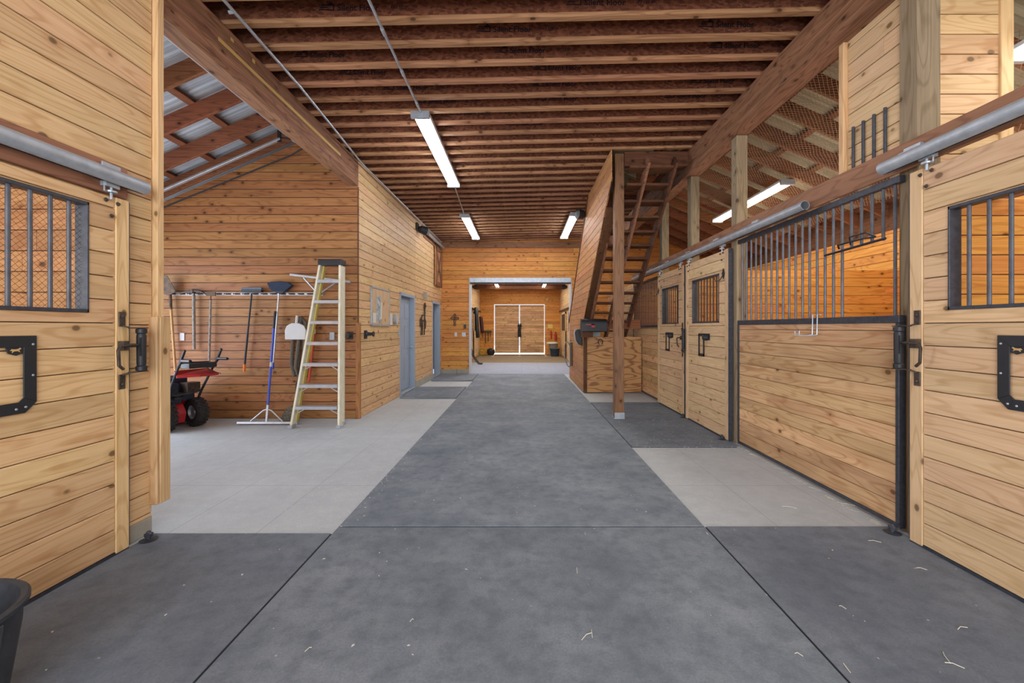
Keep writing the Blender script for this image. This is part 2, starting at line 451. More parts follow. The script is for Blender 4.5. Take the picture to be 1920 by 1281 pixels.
mb = MB(); mb.box(DX0 - .03, DX0 + .03, FY - .03, FY + .19, 0, DT); mb.box(DX1 - .03, DX1 + .03, FY - .03, FY + .19, 0, DT); mb.build('trim_5', M_['white'], bevel=.004, kind='structure')
mb = MB(); mb.box(-2.5, 2.6, FY - .04, FY, 3.93, 4.1, .3); mb.build('trim_6', wood('flange', 'X'), bevel=.004, kind='structure')

# passage beyond the doorway
BY = 22.5; PX0, PX1 = -2.25, 2.08
mb = MB(); boards(mb, rect(FY + .16, BY, 0, 3.55), planeX(PX0), (-.03, 0, 0), seed=41); mb.build('wall_left', wood('pale', 'Y'), kind='structure')
mb = MB(); boards(mb, rect(FY + .16, BY, 0, 3.55), planeX(PX1), (.03, 0, 0), seed=42); mb.build('wall_right', wood('pale', 'Y'), kind='structure')
g0, g1, gz = -1.50, 1.26, 2.72
mb = MB()
for r in (rect(PX0, g0, 0, gz), rect(g1, PX1, 0, gz), rect(PX0, PX1, gz, 3.55)): boards(mb, r, planeY(BY), (0, .03, 0), seed=43, bh=.15)
mb.box(-2.6, g0, BY + .03, BY + .15, 0, gz); mb.box(g1, 2.6, BY + .03, BY + .15, 0, gz); mb.box(-2.6, 2.6, BY + .03, BY + .15, gz, 4)
mb.build('wall_back', ambx, kind='structure')
mb = MB(); mb.box(-2.5, 2.5, FY + .1, BY + .1, 3.52, 3.6); 
mb.build('ceiling', wood('stair', 'X'), kind='structure')
mb = MB(); mb.box(-2.25, 2.08, 19.9, 20.1, 3.3, 3.52); mb.build('trim_7', wood('dark', 'X'), kind='structure')

# right outer wall, stall partitions
mb = MB(); boards(mb, rect(-3.5, 12.9, 0, 3.05), planeX(6.1), (.04, 0, 0), seed=51, bh=.15); mb.build('wall_right', wood('amber', 'Y'), bevel=.003, kind='structure')
mb = MB(); mb.box(6.12, 6.2, -3.5, 12.9, 3.03, 3.62, .4); mb.build('wall_right', wood('dark', 'Y'), kind='structure')
for i, y in enumerate((2.96, 6.66, 10.35)):
    mb = MB(); boards(mb, rect(2.83 if i == 0 else 2.81, 6.1, 0.02, 2.36), planeY(y), (0, .03, 0), seed=52 + i); boards(mb, rect(2.83, 6.1, 0.02, 2.36), planeY(y + .09), (0, -.03, 0), seed=56 + i)
    mb.build('wall_back', wood('amber', 'X'), bevel=.003, kind='structure')
mb = MB(); boards(mb, rect(9.95, 12.9, 0.02, 2.5), planeX(2.67), (.03, 0, 0), seed=59); mb.build('wall_right', wood('worn', 'Y'), bevel=.003, kind='structure')
mb = MB(); boards(mb, rect(2.8, 6.1, 2.5, 4.3), planeY(12.84), (0, .03, 0), seed=60); mb.build('wall_back', wood('amber', 'X'), kind='structure')

# hay chute boarding beside the big post
mb = MB(); boards(mb, rect(3.0, 3.49, 2.73, 3.84), planeX(2.735), (.03, 0, 0), seed=61); mb.build('wall_right', wood('pale', 'Y'), bevel=.003, kind='structure')
mb = MB(); boards(mb, rect(2.88, 3.345, 2.38, 4.6), planeY(2.915), (0, .03, 0), seed=62, jl=(5, 6)); mb.build('wall_front', wood('honey', 'X'), bevel=.003, kind='structure')
mb = MB(); mb.box(2.70, 2.78, 3.49, 3.545, 2.70, 3.84); mb.build('trim_8', wood('honey', 'Z'), bevel=.004, kind='structure')
mb = MB(); mb.box(3.345, 3.435, 2.90, 2.96, 2.38, 4.5); mb.build('trim_9', wood('honey', 'Z'), bevel=.004, kind='structure')

# roof: corrugated sheets
def roof_z(x, top=0): return 3.48 + .44 * (5.626 - abs(x)) + top
def roof_sheet(side, mat, y0, y1):
    mb = MB(); vs = []; fs = []; n = int((y1 - y0) / .022)
    for i in range(n + 1):
        y = y0 + (y1 - y0) * i / n
        ph = ((y / .19) % 1); h = .018 * max(0, 1 - abs(ph - .5) * 6) + .003 * math.sin(y * 2 * PI / .063)
        for x in (0.0, 6.8): vs.append((side * x, y, roof_z(x) + .30 + h))
    for i in range(n): fs.append((2 * i, 2 * i + 1, 2 * i + 3, 2 * i + 2))
    mb.add(vs, fs); return mb.build('ceiling', mat, kind='structure')
roof_sheet(-1, M_['roof'], -3.5, 13.1); roof_sheet(1, M_['roofy'], -3.5, 13.1)
for side in (-1, 1):
    x = 3.05
    while x < 6.2:
        z = roof_z(x) + .235; mb = MB(); mb.bar((side * x, 2.95 if side < 0 else -1, z + .02), (side * x, 6.6 if side < 0 else 12.8, z + .02), .09, .045, (side * .4, 0, 1)); x += .60
        tag(mb.build('roof_purlin', wood('rafter', 'Y')), 'thin brown purlin above the rafters, under the grey metal roof over the red snow blower' if side < 0 else 'thin brown purlin under the metal roof above the stalls with bird netting', 'purlin', 'purlins over the open bay' if side < 0 else 'purlins over the stalls')

# loft deck over the aisle
def jz(x): return 4.15 + .0218 * x
mb = MB()
for a, b, y0, y1 in ((-2.75, 1.42, -3.5, 12.95), (1.42, 2.8, -3.5, 6.5), (1.42, 2.8, 9.6, 12.95)):
    mb.hexa([(a, y0, jz(a) + .302), (b, y0, jz(b) + .302), (b, y1, jz(b) + .302), (a, y1, jz(a) + .302), (a, y0, jz(a) + .33), (b, y0, jz(b) + .33), (b, y1, jz(b) + .33), (a, y1, jz(a) + .33)])
mb.box(-2.77, -2.745, -3.5, 12.95, 4.09, 4.42); mb.box(2.79, 2.815, -3.5, 12.95, 4.22, 4.55)
mb.build('ceiling', M_['osb'], kind='structure')

# ================================================================ JOISTS, BEAMS, POSTS
def text_mesh(body, size):
    cu = bpy.data.curves.new('lettering', 'FONT'); cu.body = body; cu.size = size; cu.resolution_u = 2; cu.offset = size * .018
    o = bpy.data.objects.new('tmp', cu); C.objects.link(o); bpy.context.view_layer.update()
    me = bpy.data.meshes.new_from_object(o.evaluated_get(bpy.context.evaluated_depsgraph_get()))
    bpy.data.objects.remove(o); bpy.data.curves.remove(cu)
    pts = [v.co.copy() for v in me.vertices]; fs = [tuple(p.vertices) for p in me.polygons]
    return pts, fs
T1 = text_mesh('Silent Floor', .078); T2 = text_mesh('TJI / 25 SP', .036)
def stamp(x, y, z, t):
    """blue-black maker's print on the web: little house mark and lettering"""
    m = MB(); pts, fs = T1; m.add([(x + .13 + p.x, y, z + p.y) for p in pts], fs); m.build('printed_lettering', M_['ink'], t)
    m = MB(); pts, fs = T2; m.add([(x + .60 + p.x, y, z + .018 + p.y) for p in pts], fs); m.build('printed_code', M_['ink'], t)
    m = MB()
    for k in range(3): m.box(x - .03 + .012 * k, x + .05, y, y + .001, z + .004 + .02 * k, z + .014 + .02 * k)
    m.prism([(.035, .045), (.075, .078), (.115, .045), (.105, .045), (.105, 0), (.045, 0), (.045, .01), (.095, .01), (.095, .045)],
             lambda u, v: (x + u, y, z + v), (0, .001, 0)); m.build('printed_emblem', M_['ink'], t)
stamps = {0: (-1.75, .42), 1: (-.40, 1.72), 2: (-2.3, -.25, 1.95), 3: (-1.98, .16), 4: (-1.6, .15, 2.0), 5: (-1.3, .2, 1.8), 6: (-.9,), 7: (-.2,)}
j0 = None
for k in range(-2, 31):
    y = 3.66 + .305 * k
    cut = 6.45 < y < 9.65
    kk = k
    a, b = -2.73, (1.44 if cut else 2.78)
    def jb(m, w, z0, z1):
        m.hexa([(a, y - w, jz(a) + z0), (b, y - w, jz(b) + z0), (b, y + w, jz(b) + z0), (a, y + w, jz(a) + z0),
                (a, y - w, jz(a) + z1), (b, y - w, jz(b) + z1), (b, y + w, jz(b) + z1), (a, y + w, jz(a) + z1)])
    if cut: lab, grp = 'wooden I-joist cut short where the open staircase passes through the loft floor', 'short joists ending at the stair opening'
    elif y < 6.45: lab, grp = 'brown wooden I-joist with printed strand-board web crossing the near part of the aisle', 'near ceiling joists before the stairs'
    else: lab, grp = 'wooden I-joist crossing the far end of the aisle near the back wall', 'far ceiling joists beyond the stairs'
    t = thing('ceiling_joist', lab, 'joist', (0, y, 4.15), 0, grp)
    m = MB(); jb(m, .032, 0, .038); m.build('bottom_flange', wood('flange', 'X'), t, bevel=.002)
    m = MB(); jb(m, .006, .038, .265); m.build('web', M_['osb'], t)
    m = MB(); jb(m, .032, .265, .302); m.build('top_flange', wood('dark', 'X'), t)
    if k in stamps:
        for sx in stamps[k]: stamp(sx, y - .0075, jz(sx) + .115, t)

def member(name, label, cat, boxes, mat, bevel=.005, group=None):
    mb = MB()
    for b_ in boxes: mb.box(*b_)
    o = mb.build(name, mat, bevel=bevel); return tag(o, label, cat, group)
lam = MB()
for k in range(9): lam.box(-2.75, -2.59, 2.99, 6.60, 3.69 + k * .0435, 3.69 + (k + 1) * .0435 - .0006)
t = tag(lam.build('glulam_beam', wood('glulam', 'Y')), 'long laminated timber beam over the left bay opening, with a pale scraped stripe', 'beam')
mb = MB(); mb.box(-2.5895, -2.588, 3.55, 5.95, 3.895, 3.93); mb.box(-2.5895, -2.588, 3.7, 3.74, 4.0, 4.03); mb.box(-2.5895, -2.588, 4.0, 4.04, 4.0, 4.035)
mb.build('scraped_stripe', plain('scraped_wood', srgb(206, 168, 96), .6), t)
lam = MB()
for k in range(9): lam.box(2.60, 2.80, -3, 12.86, 3.84 + k * .0403, 3.84 + (k + 1) * .0403 - .0006)
tag(lam.build('glulam_beam', wood('glulam', 'Y')), 'long laminated timber beam above the stalls on the right side of the aisle', 'beam')
member('timber_post', 'tall rough-sawn grey-brown timber post beside the nearest right stall door', 'post', [(2.715, 2.875, 2.85, 2.995, 0, 3.835)], wood('post', 'Z'), .006)
for y, l in ((5.16, 'rough timber post with a knot between the long stall grille and the double stall doors'), (6.56, 'timber post rising above the middle of the double stall doors'), (7.92, 'timber post rising beyond the far stall door, seen past the stair stringer')):
    member('timber_post', l, 'post', [(2.670, 2.805, y, y + .14, 0, 3.835)], wood('post', 'Z'), .006)
t = thing('stair_post', 'square brown timber post standing in a steel shoe in front of the open staircase', 'post', (1.54, 6.6, 0))
mb = MB(); mb.box(1.465, 1.61, 6.53, 6.675, .03, 4.18); mb.build('shaft', wood('postr', 'Z'), t, bevel=.006)
mb = MB(); mb.box(1.46, 1.615, 6.523, 6.529, .0, .11); mb.box(1.46, 1.615, 6.676, 6.682, 0, .11); mb.box(1.45, 1.62, 6.52, 6.69, 0, .02)
mb.lathe([(.012, 0), (.012, .01)], (1.54, 6.523, .065), (0, -1, 0), 8); mb.build('post_shoe', M_['galv'], t)
member('stair_header', 'brown timber header carrying the top of the staircase at the loft opening', 'beam', [(1.61, 2.60, 6.50, 6.60, 3.97, 4.2)], wood('dark', 'X'))
member('header_board', 'long reddish brown header board behind the track rails over the right stalls', 'board', [(2.645, 2.668, -1.5, 9.95, 2.53, 2.72)], wood('rail', 'Y'))
member('header_board', 'reddish brown header board behind the track rail over the left stall door', 'board', [(-2.60, -2.568, -1.5, 2.715, 2.275, 2.475)], wood('rail', 'Y'))

# rafters
for side, ys, nm in ((-1, (3.55, 4.15, 4.76, 5.37, 5.98, 6.53), 'left'), (1, [3.3 + .61 * k for k in range(16)], 'right')):
    for y in ys:
        mb = MB(); x0, x1 = 2.6, 6.6
        a, b = side * x0, side * x1; za, zb = roof_z(x0), roof_z(x1)
        mb.hexa([(a, y - .022, za), (b, y - .022, zb), (b, y + .022, zb), (a, y + .022, za), (a, y - .022, za + .235), (b, y - .022, zb + .235), (b, y + .022, zb + .235), (a, y + .022, za + .235)])
        tag(mb.build('roof_rafter', wood('rafter', 'X'), bevel=.003), 'red-brown sloping rafter under the metal roof of the left bay' if side < 0 else 'red-brown sloping rafter above the right stalls, behind bird netting', 'rafter', 'left bay rafters' if side < 0 else 'right stall rafters')

# bird netting under the right rafters
mb = MB(); vs = []; fs = []; nx, ny = 10, 24
for i in range(nx + 1):
    for j in range(ny + 1):
        x = 2.85 + (5.6 - 2.85) * i / nx; y = 3.56 + (9.0 - 3.56) * j / ny
        sag = .06 * math.sin(PI * i / nx) * (0.6 + .4 * math.sin(j * 1.3)) + .03 * math.sin(i * 2 + j)
        vs.append((x, y, roof_z(x) - .06 - sag if i else 3.86))
for i in range(nx):
    for j in range(ny): q = i * (ny + 1) + j; fs.append((q, q + 1, q + ny + 2, q + ny + 1))
mb.add(vs, fs); tag(mb.build('bird_netting', M_['net'], smooth=True), 'dark bird netting stretched under the rafters above the right stalls', 'netting')

# ================================================================ FLOOR MATS
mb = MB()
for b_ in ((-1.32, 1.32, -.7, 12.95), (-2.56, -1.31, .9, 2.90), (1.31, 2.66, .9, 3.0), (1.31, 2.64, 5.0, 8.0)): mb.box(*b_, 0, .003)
mb.build('floor', plain('mat_seam_shade', srgb(44, 46, 50), .95), kind='structure')  # dark underlay: shade in the gaps between mats put into colour
def mat(x0, x1, y0, y1, label, m='mat', h=.012, cat='mat', group=None):
    mb = MB(); w = (x1 - x0); n = 6
    mb.box(x0 + .004, x1 - .004, y0 + .005, y1 - .005, .003, h, .4 if y0 < 2.5 else (.8 if m == 'mat' else .5))
    tag(mb.build('rubber_mat', M_[m], bevel=.003), label, cat, group)
cx0, cx1 = -1.32, 1.32
mat(cx0, cx1, 1.20, 2.99, 'stained dark rubber mat in the middle of the aisle, nearest the viewer')
mat(cx0, cx1, -.7, 1.19, 'rubber mat under the viewer at the bottom edge of the aisle')
rows = [(2.995, 4.80, 'second grey rubber mat up the aisle, between pale concrete on both sides'), (4.805, 6.62, 'third grey rubber mat up the aisle, left of the dark mats at the double doors'),
        (6.625, 8.42, 'grey rubber mat in the aisle just beyond the stair post'), (8.425, 10.2, 'grey rubber mat in the aisle beside the plywood cabinet'),
        (10.205, 12.0, 'grey rubber mat in the aisle beside the hanging rope loop'), (12.005, 12.95, 'last short rubber mat before the far doorway')]
for y0, y1, l in rows: mat(cx0, cx1, y0, y1, l)
mat(-2.56, cx0 - .004, .9, 2.90, 'dark rubber mat along the left stall door, beside the bucket', 'matd')
mat(cx1 + .004, 2.66, .9, 3.0, 'dark rubber mat in front of the nearest right stall door', 'matd')
mat(cx1 + .004, 2.64, 5.0, 6.60, 'dark rubber mat in front of the nearer of the double stall doors', 'matd')
mat(cx1 + .004, 2.64, 6.605, 8.0, 'dark rubber mat behind the stair post, at the farther double door', 'matd')
mat(-2.48, cx0 - .004, 8.45, 10.0, 'rubber mat on the left before the closed grey-blue door', 'mat', .03)
mat(-2.44, cx0 - .004, 11.2, 12.85, 'rubber mat in the far left corner before the open doorway', 'mat', .03)

# ================================================================ STALL DOORS
def stall_door(name, label, y0, y1, x, side, top, win_z, window_mesh=False, latch='far', palette='pale', flip_handle=1, seed=1, bars=8, halfhandle=False, hooks=False, bh=.144, barm='bar'):
    """sliding door lying along Y; side = +1 right wall (face at x looks to -X), -1 left wall (face looks to +X)"""
    s = side; f = x; bk = x + s * .045
    t = thing(name, label, 'door', (x, (y0 + y1) / 2, 0), 0)
    by0, by1 = y0 + .09, y1 - .09
    m_w = (win_z[0], win_z[1]); wy0, wy1 = y0 + .25, y1 - .25
    zb = .03
    d = (s * .032, 0, 0)
    mb = MB()
    for r in (rect(by0, by1, zb, m_w[0]), rect(by0, by1, m_w[1], top), rect(by0, wy0, m_w[0], m_w[1]), rect(wy1, by1, m_w[0], m_w[1])):
        boards(mb, r, planeX(f + s * .006), d, bh=bh, z0=zb, seed=seed, jl=(6, 7), gap=.005, back=False)
    for r in (rect(by0, by1, zb, m_w[0]), rect(by0, by1, m_w[1], top), rect(by0, wy0, m_w[0], m_w[1]), rect(wy1, by1, m_w[0], m_w[1])):
        mb.prism(r, planeX(f + s * .02), (s * .02, 0, 0), -1)
    mb.build('board_panel', wood(palette, 'Y'), t, bevel=.003)
    for a, b in ((y0, by0), (by1, y1)):
        mb = MB(); mb.box(f, f + s * .04, a + .001, b - .001, zb - .01, top + .005); mb.build('stile', wood(palette, 'Z'), t, bevel=.003)
    mb = MB()
    for a, b in ((y0 - .012, y0), (y1, y1 + .004)): mb.box(f + s * .002, bk + s * .01, a, b, zb, top)
    mb.box(f + s * .003, bk, y0, y1, .012, zb); mb.build('edge_channel', M_['steel'], t)
    # window: frame, bars, mesh
    fr = MB(); z0, z1 = m_w
    for b in ((wy0, wy1, z0, z0 + .02), (wy0, wy1, z1 - .02, z1)): fr.box(f + s * .0, bk + s * .02, b[0], b[1], b[2], b[3])
    for b in ((wy0, wy0 + .012), (wy1 - .012, wy1)): fr.box(f + s * .0, bk + s * .03, b[0], b[1], z0, z1)
    w = fr.build('window_frame', M_['steel'], t, bevel=.002)
    n = bars
    for i in range(n):
        yb = wy0 + (wy1 - wy0) * (i + 1) / (n + 1)
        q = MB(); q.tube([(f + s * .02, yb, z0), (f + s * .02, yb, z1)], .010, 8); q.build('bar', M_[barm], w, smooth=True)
    if window_mesh:
        q = MB(); q.add([(f + s * .036, wy0, z0), (f + s * .036, wy1, z0), (f + s * .036, wy1, z1), (f + s * .036, wy0, z1)], [(0, 1, 2, 3)])
        q.build('wire_mesh', M_['mesh'], w)
    # feed / handle guard: a black plate frame with a chamfered lower corner and a small cut-out emblem
    g = MB(); fx = f - s * .006
    if halfhandle:
        hy0, hy1, hz0, hz1 = y1 - .52 - .42, y1 - .52, 1.005, 1.40; c = .05; tk = .058
        outer = [(hy0 + c, hz0), (hy1 - c, hz0), (hy1, hz0 + c), (hy1, hz1), (hy0, hz1), (hy0, hz0 + c)]
        inner = [(hy0 + tk + .02, hz0 + tk), (hy1 - tk - .02, hz0 + tk), (hy1 - tk, hz0 + tk + .02), (hy1 - tk, hz1 - tk), (hy0 + tk, hz1 - tk), (hy0 + tk, hz0 + tk + .02)]
        for i in range(6):
            j = (i + 1) % 6
            g.prism([outer[i], outer[j], inner[j], inner[i]], planeX(fx), (s * .006, 0, 0))
        em = [(hy1 - tk, hz1 - tk), (hy1 - tk - .075, hz1 - tk), (hy1 - tk - .065, hz1 - tk - .03), (hy1 - tk - .03, hz1 - tk - .042), (hy1 - tk, hz1 - tk - .03)]
        g.prism(em, planeX(fx), (s * .006, 0, 0))
        gg = g.build('handle_guard', M_['black'], t, bevel=.0015)
        e = MB(); ey, ez = hy1 - tk - .035, hz1 - tk - .014       # running horse silhouette on the tab
        e.prism([(ey - .024, ez - .002), (ey - .016, ez + .006), (ey - .004, ez + .004), (ey + .010, ez + .006), (ey + .018, ez + .012), (ey + .024, ez + .008), (ey + .014, ez - .002), (ey + .020, ez - .012), (ey + .008, ez - .005), (ey - .006, ez - .006), (ey - .016, ez - .014), (ey - .014, ez - .004)],
                planeX(fx - s * .0015), (s * .001, 0, 0)); e.build('horse_cutout', M_['ash'], gg)
        for yy, zz in ((hy1 - .018, hz1 - .045), (hy1 - .018, hz0 + .19), (hy1 - .09, hz0 + .025), (hy1 - .05, hz0 + .03)):
            q = MB(); q.lathe([(.006, 0), (.005, .003), (0, .004)], (fx, yy, zz), (-s, 0, 0), 10); q.build('screw', M_['galv'], gg)
    else:
        yc = (y0 + y1) / 2 + .02; hz0, hz1 = 1.03, 1.36
        hy0, hy1 = yc - .02, yc + .17; tk = .035
        for b in ((hy0, hy1, hz0, hz0 + .04), (hy0, hy0 + tk, hz0, hz1), (hy1 - tk, hy1, hz0, hz1), (hy0 - .17, hy1, hz1 - .04, hz1), (hy0 - .17, hy0, hz1 - .09, hz1 - .03)): g.box(fx, fx + s * .006, *b)
        g.lathe([(.045, 0), (.035, .05), (.02, .06), (0, .062)], (fx, hy0 - .09, hz1 - .055), (-s, 0, 0), 14)
        g.build('handle_guard', M_['black'], t, bevel=.001)
    if hooks:
        q = MB(); hy = y0 + .12 if hooks == 'near' else y1 - .06; hz = top - .30
        q.prism([(hy, hz + .07), (hy + .04, hz), (hy, hz - .07), (hy - .04, hz)], planeX(f - s * .004), (s * .004, 0, 0))
        q.tube([(f - s * .006, hy, hz - .02), (f - s * .05, hy, hz - .09), (f - s * .1, hy, hz - .1), (f - s * .115, hy, hz - .06)], .006, 6)
        q.build('hook', M_['black'], t)
    # trolley hangers and bolts
    for yy in (y0 + .16, y1 - .12):
        q = MB(); q.box(f - s * .012, f + s * .03, yy - .045, yy + .045, top + .055, top + .085); q.tube([(f, yy, top - .02), (f, yy, top + .07)], .008, 8)
        q.lathe([(.03, -.006), (.03, .006)], (f, yy, top + .028), (0, 0, 1), 12)
        q.box(f - s * .006, f + s * .0, yy - .05, yy - .042, top + .02, top + .085); h = q.build('hanger', M_['galv'], t, bevel=.001)
        q = MB()
        for dy, dz in ((-.035, -.03), (.04, -.035), (.0, -.12)): q.lathe([(.013, 0), (.012, .006), (.007, .007), (.006, .014), (0, .015)], (f - s * .001, yy + dy, top + dz), (-s, 0, 0), 6)
        q.build('bolt', M_['iron'], h)
    return t

def latch(parent, f, s, yl, z0, z1, toward):
    """barrel latch: two curved straps, thick vertical barrel past the door edge, bent pull handle"""
    yb = yl + toward * .075
    for z, sg in ((z1, 1), (z0, -1)):
        m = MB(); y_ = yl - toward * .03
        m.bar((f - s * .004, y_, z + sg * .012), (f - s * .004, y_, z + sg * .105), .042, .008, (1, 0, 0))
        m.bar((f - s * .004, y_ - toward * .0, z + sg * .018), (f - s * .03, y_ + toward * .035, z + sg * .002), .034, .007, (0, 0, 1))
        m.bar((f - s * .026, y_ + toward * .03, z + sg * .003), (f - s * .034, yb + toward * .035, z + sg * .003), .034, .007, (0, 0, 1))
        m.lathe([(.012, 0), (.012, .006), (.006, .009), (0, .009)], (f - s * .008, y_, z + sg * .075), (-s, 0, 0), 8)
        L = m.build('latch_strap', M_['iron'], parent, bevel=.002)
    m = MB(); m.lathe([(.018, 0), (.03, .004), (.03, .03), (.023, .036), (.025, .05), (.026, z1 - z0 - .05), (.023, z1 - z0 - .036), (.03, z1 - z0 - .03), (.03, z1 - z0 - .004), (.018, z1 - z0)], (f - s * .032, yb, z0), (0, 0, 1), 14)
    m.box(f - s * .05, f - s * .02, yb - toward * .012 - .012, yb - toward * .012 + .012, z0 + .1, z1 - .06)
    m.build('latch_barrel', M_['black'], L, smooth=True)
    zc = (z0 + z1) / 2 + .03
    m = MB(); m.tube([(f - s * .03, yb - toward * .02, zc), (f - s * .045, yl - toward * .0, zc + .004), (f - s * .06, yl - toward * .10, zc), (f - s * .066, yl - toward * .118, zc - .025), (f - s * .058, yl - toward * .105, zc - .12), (f - s * .05, yl - toward * .07, zc - .145)], .0095, 8)
    m.box(f - s * .04, f - s * .0, yl - toward * .035 - .018, yl - toward * .035 + .018, zc - .03, zc + .03)
    m.build('pull_handle', M_['iron'], L, smooth=True)

dr = stall_door('stall_gate', 'pale pine sliding stall door nearest on the right, barred window and black handle guard', 1.45, 2.79, 2.60, 1, 2.47, (1.55, 2.18), latch='far', palette='pale', halfhandle=True, seed=3, bars=7)
latch(dr, 2.60, 1, 2.76, 1.165, 1.45, 1)
dl = stall_door('stall_gate', 'honey pine sliding stall door on the left, its barred window backed with wire mesh', 1.36, 2.70, -2.545, -1, 2.255, (1.53, 2.18), window_mesh=True, palette='honey', halfhandle=True, seed=5, bars=8)
latch(dl, -2.545, -1, 2.675, 1.156, 1.437, 1)
d2 = stall_door('stall_gate', 'nearer of the two adjoining stall doors, black steel edge towards the viewer', 5.24, 6.60, 2.60, 1, 2.44, (1.51, 2.16), palette='pale', seed=7, hooks='near', barm='black')  # black bars carry their backlit darkness in the colour
d1 = stall_door('stall_gate', 'farther of the two adjoining stall doors, next to the staircase', 6.66, 7.96, 2.60, 1, 2.44, (1.51, 2.16), palette='pale', seed=8, hooks='far', barm='black')  # bars blackened here too, as seen against the light
latch(d1, 2.60, 1, 6.68, 1.08, 1.42, -1)

# ================================================================ STALL FRONTS (grille over boards)
def stall_front(label, y0, y1, x, zc, ztop, feed=False, seed=1, barm='bar'):
    t = thing('stall_grille', label, 'stall front', (x, (y0 + y1) / 2, 0))
    mb = MB(); boards(mb, rect(y0 + .03, y1 - .03, .05, zc - .05), planeX(x), (.036, 0, 0), bh=.137, z0=.05, seed=seed, jl=(7, 8), gap=.004)
    mb.build('board_panel', wood('worn', 'Y'), t, bevel=.003)
    mb = MB()
    mb.box(x - .008, x + .042, y0, y1, zc - .055, zc + .0); mb.box(x - .008, x + .042, y0, y0 + .03, .05, zc - .055); mb.box(x - .008, x + .042, y1 - .03, y1, .05, zc - .055)
    mb.box(x - .004, x + .042, y0, y1, .02, .05); mb.build('steel_channel', M_['steel'], t, bevel=.003)
    mb = MB(); mb.box(x - .005, x + .04, y0, y1, ztop - .05, ztop); mb.build('top_rail', M_['steel'], t, bevel=.003)
    n = round((y1 - y0) / .1)
    for i in range(n):
        yb = y0 + .06 + (y1 - y0 - .12) * i / (n - 1)
        z0 = zc
        if feed and 1 <= i <= 4: z0 = 2.09
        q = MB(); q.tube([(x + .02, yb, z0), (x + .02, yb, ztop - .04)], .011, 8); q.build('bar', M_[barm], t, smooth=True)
    return t
sf = stall_front('long stall front of worn pine boards under a steel bar grille with a feed opening', 2.935, 5.13, 2.67, 1.53, 2.52, True, 70)
stall_front('far stall front with bar grille between the far stall door and the plywood cabinet', 8.07, 9.93, 2.67, 1.50, 2.46, False, 71, 'black')  # far grille bars darkened by colour for the same backlit look
# raised feed gate
yb = [3.06 + (2.13 - .12) * i / 20 for i in range(6)]
t = thing('feed_gate', 'black sliding feed gate raised in the long stall grille, four bars standing above the header', 'gate', (2.66, 3.25, 2.08))
mb = MB(); mb.tube([(2.64, 3.02, 2.09), (2.64, 3.62, 2.07)], .010, 8); mb.tube([(2.64, 3.10, 2.12), (2.60, 3.16, 2.12), (2.60, 3.42, 2.12), (2.64, 3.46, 2.10)], .008, 8); mb.tube([(2.64, 3.1, 2.12), (2.6, 3.14, 2.16), (2.6, 3.3, 2.16), (2.64, 3.34, 2.11)], .006, 8)
mb.build('gate_rod', M_['black'], t, smooth=True)
for i in range(4):
    y = 3.115 + .1 * i; mb = MB(); mb.tube([(2.722, y, 2.70), (2.722, y, 3.09)], .011, 8); mb.build('gate_bar', M_['steel'], t, smooth=True)
# blanket hook / wire rack hanging on channel
mb = MB(); y = 3.72
for dy in (0, .06): mb.tube([(2.68, y + dy, 1.555), (2.645, y + dy, 1.56), (2.64, y + dy, 1.38), (2.60, y + dy + .02, 1.37), (2.55, y + dy + .1, 1.37), (2.55, y + dy + .1, 1.41)], .005, 6)
mb.tube([(2.55, y + .1, 1.41), (2.55, y + .16, 1.41)], .005, 6)
tag(mb.build('wire_hook', M_['galv'], smooth=True), 'small galvanized wire hook hung over the steel channel of the long stall front', 'hook')

# track rails
def track(label, x, y0, y1, z, s, r=.04):
    t = thing('track_rail', label, 'rail', (x, y1, z))
    mb = MB(); n = 20; vs = []; fs = []
    # tube with a slot at the bottom
    for yy in (y0, y1):
        for k in range(n + 1):
            a = -PI / 2 + .18 + (2 * PI - .36) * k / n
            for rr in (r, r - .005): vs.append((x + rr * math.cos(a), yy, z + rr * math.sin(a)))
    m = 2 * (n + 1)
    for k in range(n):
        a = 2 * k
        fs += [(a, a + 2, m + a + 2, m + a), (a + 1, m + a + 1, m + a + 3, a + 3), (a, a + 1, a + 3, a + 2), (m + a, m + a + 2, m + a + 3, m + a + 1)]
    mb.add(vs, fs); mb.build('tube', M_['galv'], t, smooth=True)
    y = y1 - .18
    while y > y0 + .1:
        mb = MB(); mb.box(x + s * (r - .006), x + s * (r + .022), y - .06, y + .06, z + .0, z + .088); mb.box(x - .012, x + s * .05, y - .045, y + .045, z + r - .004, z + r + .004)
        b = mb.build('bracket', M_['galv'], t, bevel=.002)
        y -= .95
    return t
track('galvanized round door track over the nearest right stall door, closed end towards the middle', 2.575, -1.0, 2.97, 2.575, 1, .045)
track('long galvanized round track above the double stall doors and half of the long grille', 2.575, 3.78, 9.6, 2.555, 1, .043)
track('galvanized round door track over the left stall door', -2.522, -1.0, 2.78, 2.375, -1, .045)

# floor roller guides
def guide(x, y, l):
    mb = MB(); mb.lathe([(.05, .012), (.052, .015), (.036, .018), (.013, .02), (.013, .035), (.024, .038), (.025, .056), (.014, .062), (.01, .072), (0, .074)], (x, y, 0), (0, 0, 1), 18)
    tag(mb.build('roller_guide', M_['steel'], smooth=True), l, 'door guide')
guide(-2.51, 2.80, 'small iron roller guide on the floor at the corner of the left stall door')
guide(2.585, 2.90, 'small iron roller guide at the foot of the nearest right stall door')
guide(2.57, 6.63, 'small iron roller guide at the meeting of the two adjoining stall doors')
guide(2.565, 5.33, 'small iron roller guide at the near corner of the adjoining stall doors')

